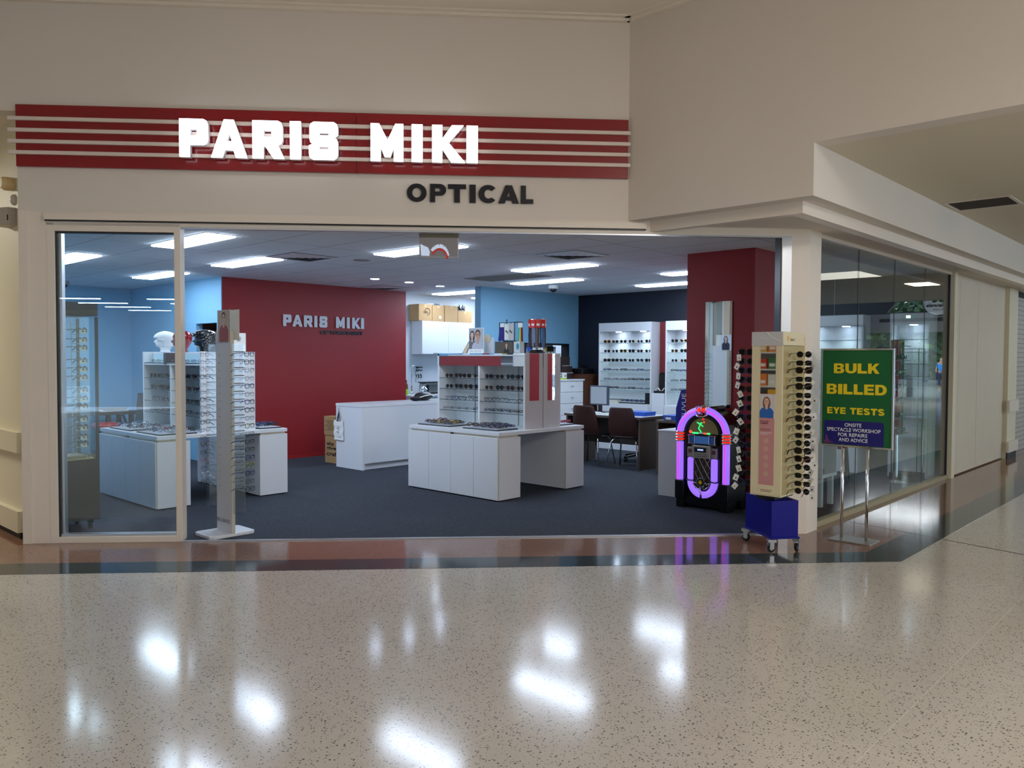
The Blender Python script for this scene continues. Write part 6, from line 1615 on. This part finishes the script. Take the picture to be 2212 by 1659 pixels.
for a in (.78, 2.36, 3.93, 5.5):
    leaf = [(.30 * k * math.cos(a) - .09 * math.sin(PI * k) * math.sin(a), .16 + .30 * k * math.sin(a) + .09 * math.sin(PI * k) * math.cos(a)) for k in [i / 8 for i in range(9)]] + [(.30 * k * math.cos(a) + .09 * math.sin(PI * k) * math.sin(a), .16 + .30 * k * math.sin(a) - .09 * math.sin(PI * k) * math.cos(a)) for k in [i / 8 for i in range(7, 0, -1)]]
    mesh_obj(shape_mesh('leaf_mark', [leaf], .01, mat('leaf_green', (70, 120, 50), .5), frame_mat((EX - .112, -3.7, 3.96), (0, -1, 0), (0, 0, 1))), 'leaf_mark', t)
mesh_obj(text_mesh('lettering', 'Helensvale', M_INK, frame_mat((EX - .108, -3.26, 3.73), (0, -1, 0), (0, 0, 1)), .88, .15, .005, .03), 'lettering', t)
mesh_obj(text_mesh('lettering', 'PLAZA', mat('grey_ink', (90, 92, 96), .5), frame_mat((EX - .108, -3.48, 3.58), (0, -1, 0), (0, 0, 1)), .42, .09, .005), 'lettering', t)
t = thing('exit_sign', 'small green exit sign hung before the entrance doors', 'exit sign', (EX - .5, -4.7, 3.26))
MB().box(EX - .52, EX - .48, -4.9, -4.5, 3.26, 3.42, mat('exit_green', (20, 110, 70), .4, emit=(20, 130, 80), estr=.5)).box(EX - .525, EX - .52, -4.78, -4.62, 3.29, 3.40, M_SIGNLIT).build('panel', t)
MB().tube([(EX - .5, -4.7, 3.42), (EX - .5, -4.7, 4.46)], .01, M_GREY, 6).build('rod', t)
# dark raked roof of the hall in front of the entrance
rf = MB()
rf.add([(23.0, -14, 3.6), (23.0, 7, 3.6), (EX, 7, 4.47), (EX, -14, 4.47)], [[0, 1, 2, 3]], M_DKMET)
struct(rf.build('ceiling'))
struct(MB().box(22.9, 23.1, -14, 2.9, 3.127, 4.5, mat('bulkhead_taupe', (110, 100, 88), .8)).build('beam'))
struct(MB().fbox(-12.9, 40, -12.0, -11.9, 0, 4.5, M_CREAM).box(17, EX, 6.9, 7.0, 0, 4.5, M_CREAM).build('wall_concourse'))
struct(MB().box(EX + .2, 75, -40, 40, -.12, -.02, mat('asphalt', (96, 98, 104), .9, noise=.1, nscale=3)).build('ground'))
def tree(x, y, h, r, label):
    t = thing('street_tree', label, 'tree', (x, y, -.02), group='trees outside the entrance')
    MB().tube([(x, y, -.02), (x + .1, y, h * .35), (x, y + .1, h * .6)], [.18, .13, .06], mat('bark', (70, 56, 44), .9), 8).build('trunk', t)
    rr = random.Random(int(x * 10 + y)); b = MB()
    ml = [mat('leaf_%d' % i, c, .7) for i, c in enumerate(((52, 84, 36), (84, 112, 50), (36, 62, 30)))]
    for i in range(1500):
        a, e_, q = rr.uniform(0, 2 * PI), rr.uniform(-1, 1), rr.uniform(.55, 1) * r
        c = Vector((x + q * math.cos(a) * math.sqrt(1 - e_ * e_), y + q * math.sin(a) * math.sqrt(1 - e_ * e_), h * .62 + q * e_ * .95))
        u = Vector((rr.gauss(0, 1), rr.gauss(0, 1), rr.gauss(0, 1))).normalized(); v = u.orthogonal().normalized(); s = .34
        b.add([c - u * s, c + v * s * .5, c + u * s, c - v * s * .5], [[0, 1, 2, 3]], ml[i % 3])
    b.build('crown', t)
for i, (x, y, h, r) in enumerate(((53, -14.5, 7, 3.3), (54, -8, 6.4, 3.1), (54, -1.6, 6.8, 3.2), (62, -11.5, 9.5, 4.2), (62, -3.0, 9, 4.2), (64, 5.4, 9.5, 4.0), (62, -20, 9, 4.2))):
    tree(x, y, h, r, f'leafy tree outside the plaza entrance, {ORD[i]} of the row')
hg = MB(); rr = random.Random(5); ml = [MATS['leaf_%d' % i] for i in range(3)]
hg.box(70.5, 71.5, -34, 20, -.0199, 4.2, ml[2])
for i in range(5200):
    c = Vector((70.5 - rr.uniform(0, .8), rr.uniform(-34, 20), rr.uniform(0, 4.8))); u = Vector((rr.gauss(0, .5), rr.gauss(0, 1), rr.gauss(0, 1))).normalized(); v = u.orthogonal().normalized(); s = .3
    hg.add([c - u * s, c + v * s * .5, c + u * s, c - v * s * .5], [[0, 1, 2, 3]], ml[i % 3])
o = hg.build('hedge'); tag(o, 'tall leafy hedge beyond the trees outside the entrance', 'hedge'); o['kind'] = 'stuff'
def person(name, label, x, y, h, top, legs, skin=(196, 150, 120)):
    t = thing(name, label, 'person', (x, y, -.02), group='people walking outside the entrance')
    k = h / 1.75
    def skin_mesh(nm, pts, edges, rad, m):
        me = bpy.data.meshes.new(nm); me.from_pydata([(p[0] * k, p[1] * k, p[2] * k) for p in pts], edges, []); me.materials.append(m)
        o = bpy.data.objects.new(nm, me); COL.objects.link(o); o.parent = t
        s = o.modifiers.new('skin', 'SKIN'); s.use_smooth_shade = True
        for v, r_ in zip(me.skin_vertices[0].data, rad): v.radius = (r_ * k, r_ * k)
        me.skin_vertices[0].data[0].use_root = True
        o.modifiers.new('sub', 'SUBSURF').levels = 1
    skin_mesh('body', [(0, 0, .92), (0, 0, 1.15), (0, 0, 1.40), (0, 0, 1.52), (0, -.01, 1.64), (0, 0, 1.73), (0, .19, 1.40), (.02, .25, 1.14), (-.06, .24, .92), (0, -.19, 1.40), (.02, -.25, 1.14), (-.06, -.24, .92), (0, .09, .86), (.04, .10, .48), (-.02, .10, .04), (0, -.09, .86), (-.04, -.10, .48), (.06, -.10, .04), (-.12, .10, .03), (-.06, -.10, .03)],
              [(0, 1), (1, 2), (2, 3), (3, 4), (4, 5), (2, 6), (6, 7), (7, 8), (2, 9), (9, 10), (10, 11), (0, 12), (12, 13), (13, 14), (0, 15), (15, 16), (16, 17), (14, 18), (17, 19)],
              [.13, .13, .15, .055, .095, .07, .06, .045, .035, .06, .045, .035, .085, .06, .045, .085, .06, .045, .035, .035], mat('skin_%d' % skin[0], skin, .6))
    skin_mesh('shirt', [(0, 0, .93), (0, 0, 1.15), (0, 0, 1.42), (0, .2, 1.40), (.01, .235, 1.22), (0, -.2, 1.40), (.01, -.235, 1.22)], [(0, 1), (1, 2), (2, 3), (3, 4), (2, 5), (5, 6)], [.155, .15, .165, .075, .06, .075, .06], mat('shirt_%d' % top[0], top, .8))
    skin_mesh('trousers', [(0, 0, .93), (0, .09, .84), (.04, .10, .48), (-.02, .10, .12), (0, -.09, .84), (-.04, -.10, .48), (.06, -.10, .12)], [(0, 1), (1, 2), (2, 3), (0, 4), (4, 5), (5, 6)], [.15, .10, .075, .06, .10, .075, .06], mat('trousers_%d' % legs[0], legs, .8))
    skin_mesh('hair', [(.02, 0, 1.70), (.03, 0, 1.76)], [(0, 1)], [.10, .075], mat('hair_brown', (60, 48, 40), .8))
person('person', 'person in a bright blue t-shirt walking outside the entrance', 47.5, -6.6, 1.72, (40, 140, 220), (30, 40, 80))
person('person', 'person in a dusty pink top standing outside the entrance', 46.5, -5.7, 1.66, (196, 130, 130), (50, 46, 60))
t = thing('bollard', 'black bollard outside the plaza doors', 'bollard', (43, -4.75, -.02))
MB().lathe([(.06, -.0199), (.06, .95), (.05, .99), (0, 1.0)], (43, -4.75, 0), M_BLACK, 14).build('post', t); MB().lathe([(.09, -.0199), (.09, .02), (.06, .03)], (43, -4.75, 0), M_BLACK, 14).build('base', t)
# grocery shelving down the concourse, mirrored in the tower's little mirror
t = thing('grocery_shelf', 'shelf of bright groceries down the concourse, mirrored in the cream tower', 'shelf', (-6, 8.4, 0))
MB().box(-6.3, -6.25, 6.6, 10, 0, 2.2, M_GREY).build('back', t)
for z in (.1, .5, .9, 1.3, 1.7): MB().box(-6.25, -5.8, 6.6, 10, z, z + .03, M_PAPER).build('shelf', t)
rr = random.Random(3)
for r_, z in enumerate((.13, .53, .93, 1.33, 1.73)):
    y = 6.65
    for i in range(14):
        w = .22
        c = rr.choice(((200, 40, 30), (230, 170, 40), (40, 110, 60), (40, 80, 170), (220, 220, 210), (230, 120, 40)))
        o = thing('grocery_pack', f'grocery pack, {ORD[i]} along the {("lowest", "second", "middle", "fourth", "top")[r_]} mirrored grocery shelf', 'pack', (-5.95, y + w / 2, z), group='packs on the grocery shelf')
        h_ = rr.uniform(.2, .33)
        MB().box(-6.1, -5.85, y, y + w - .02, z + .0005, z + h_, mat('pack_%d_%d' % c[:2], c, .4)).build('carton', o); MB().box(-5.851, -5.849, y + .03, y + w - .05, z + .06, z + .13, M_PAPER).build('print', o)
        y += .238
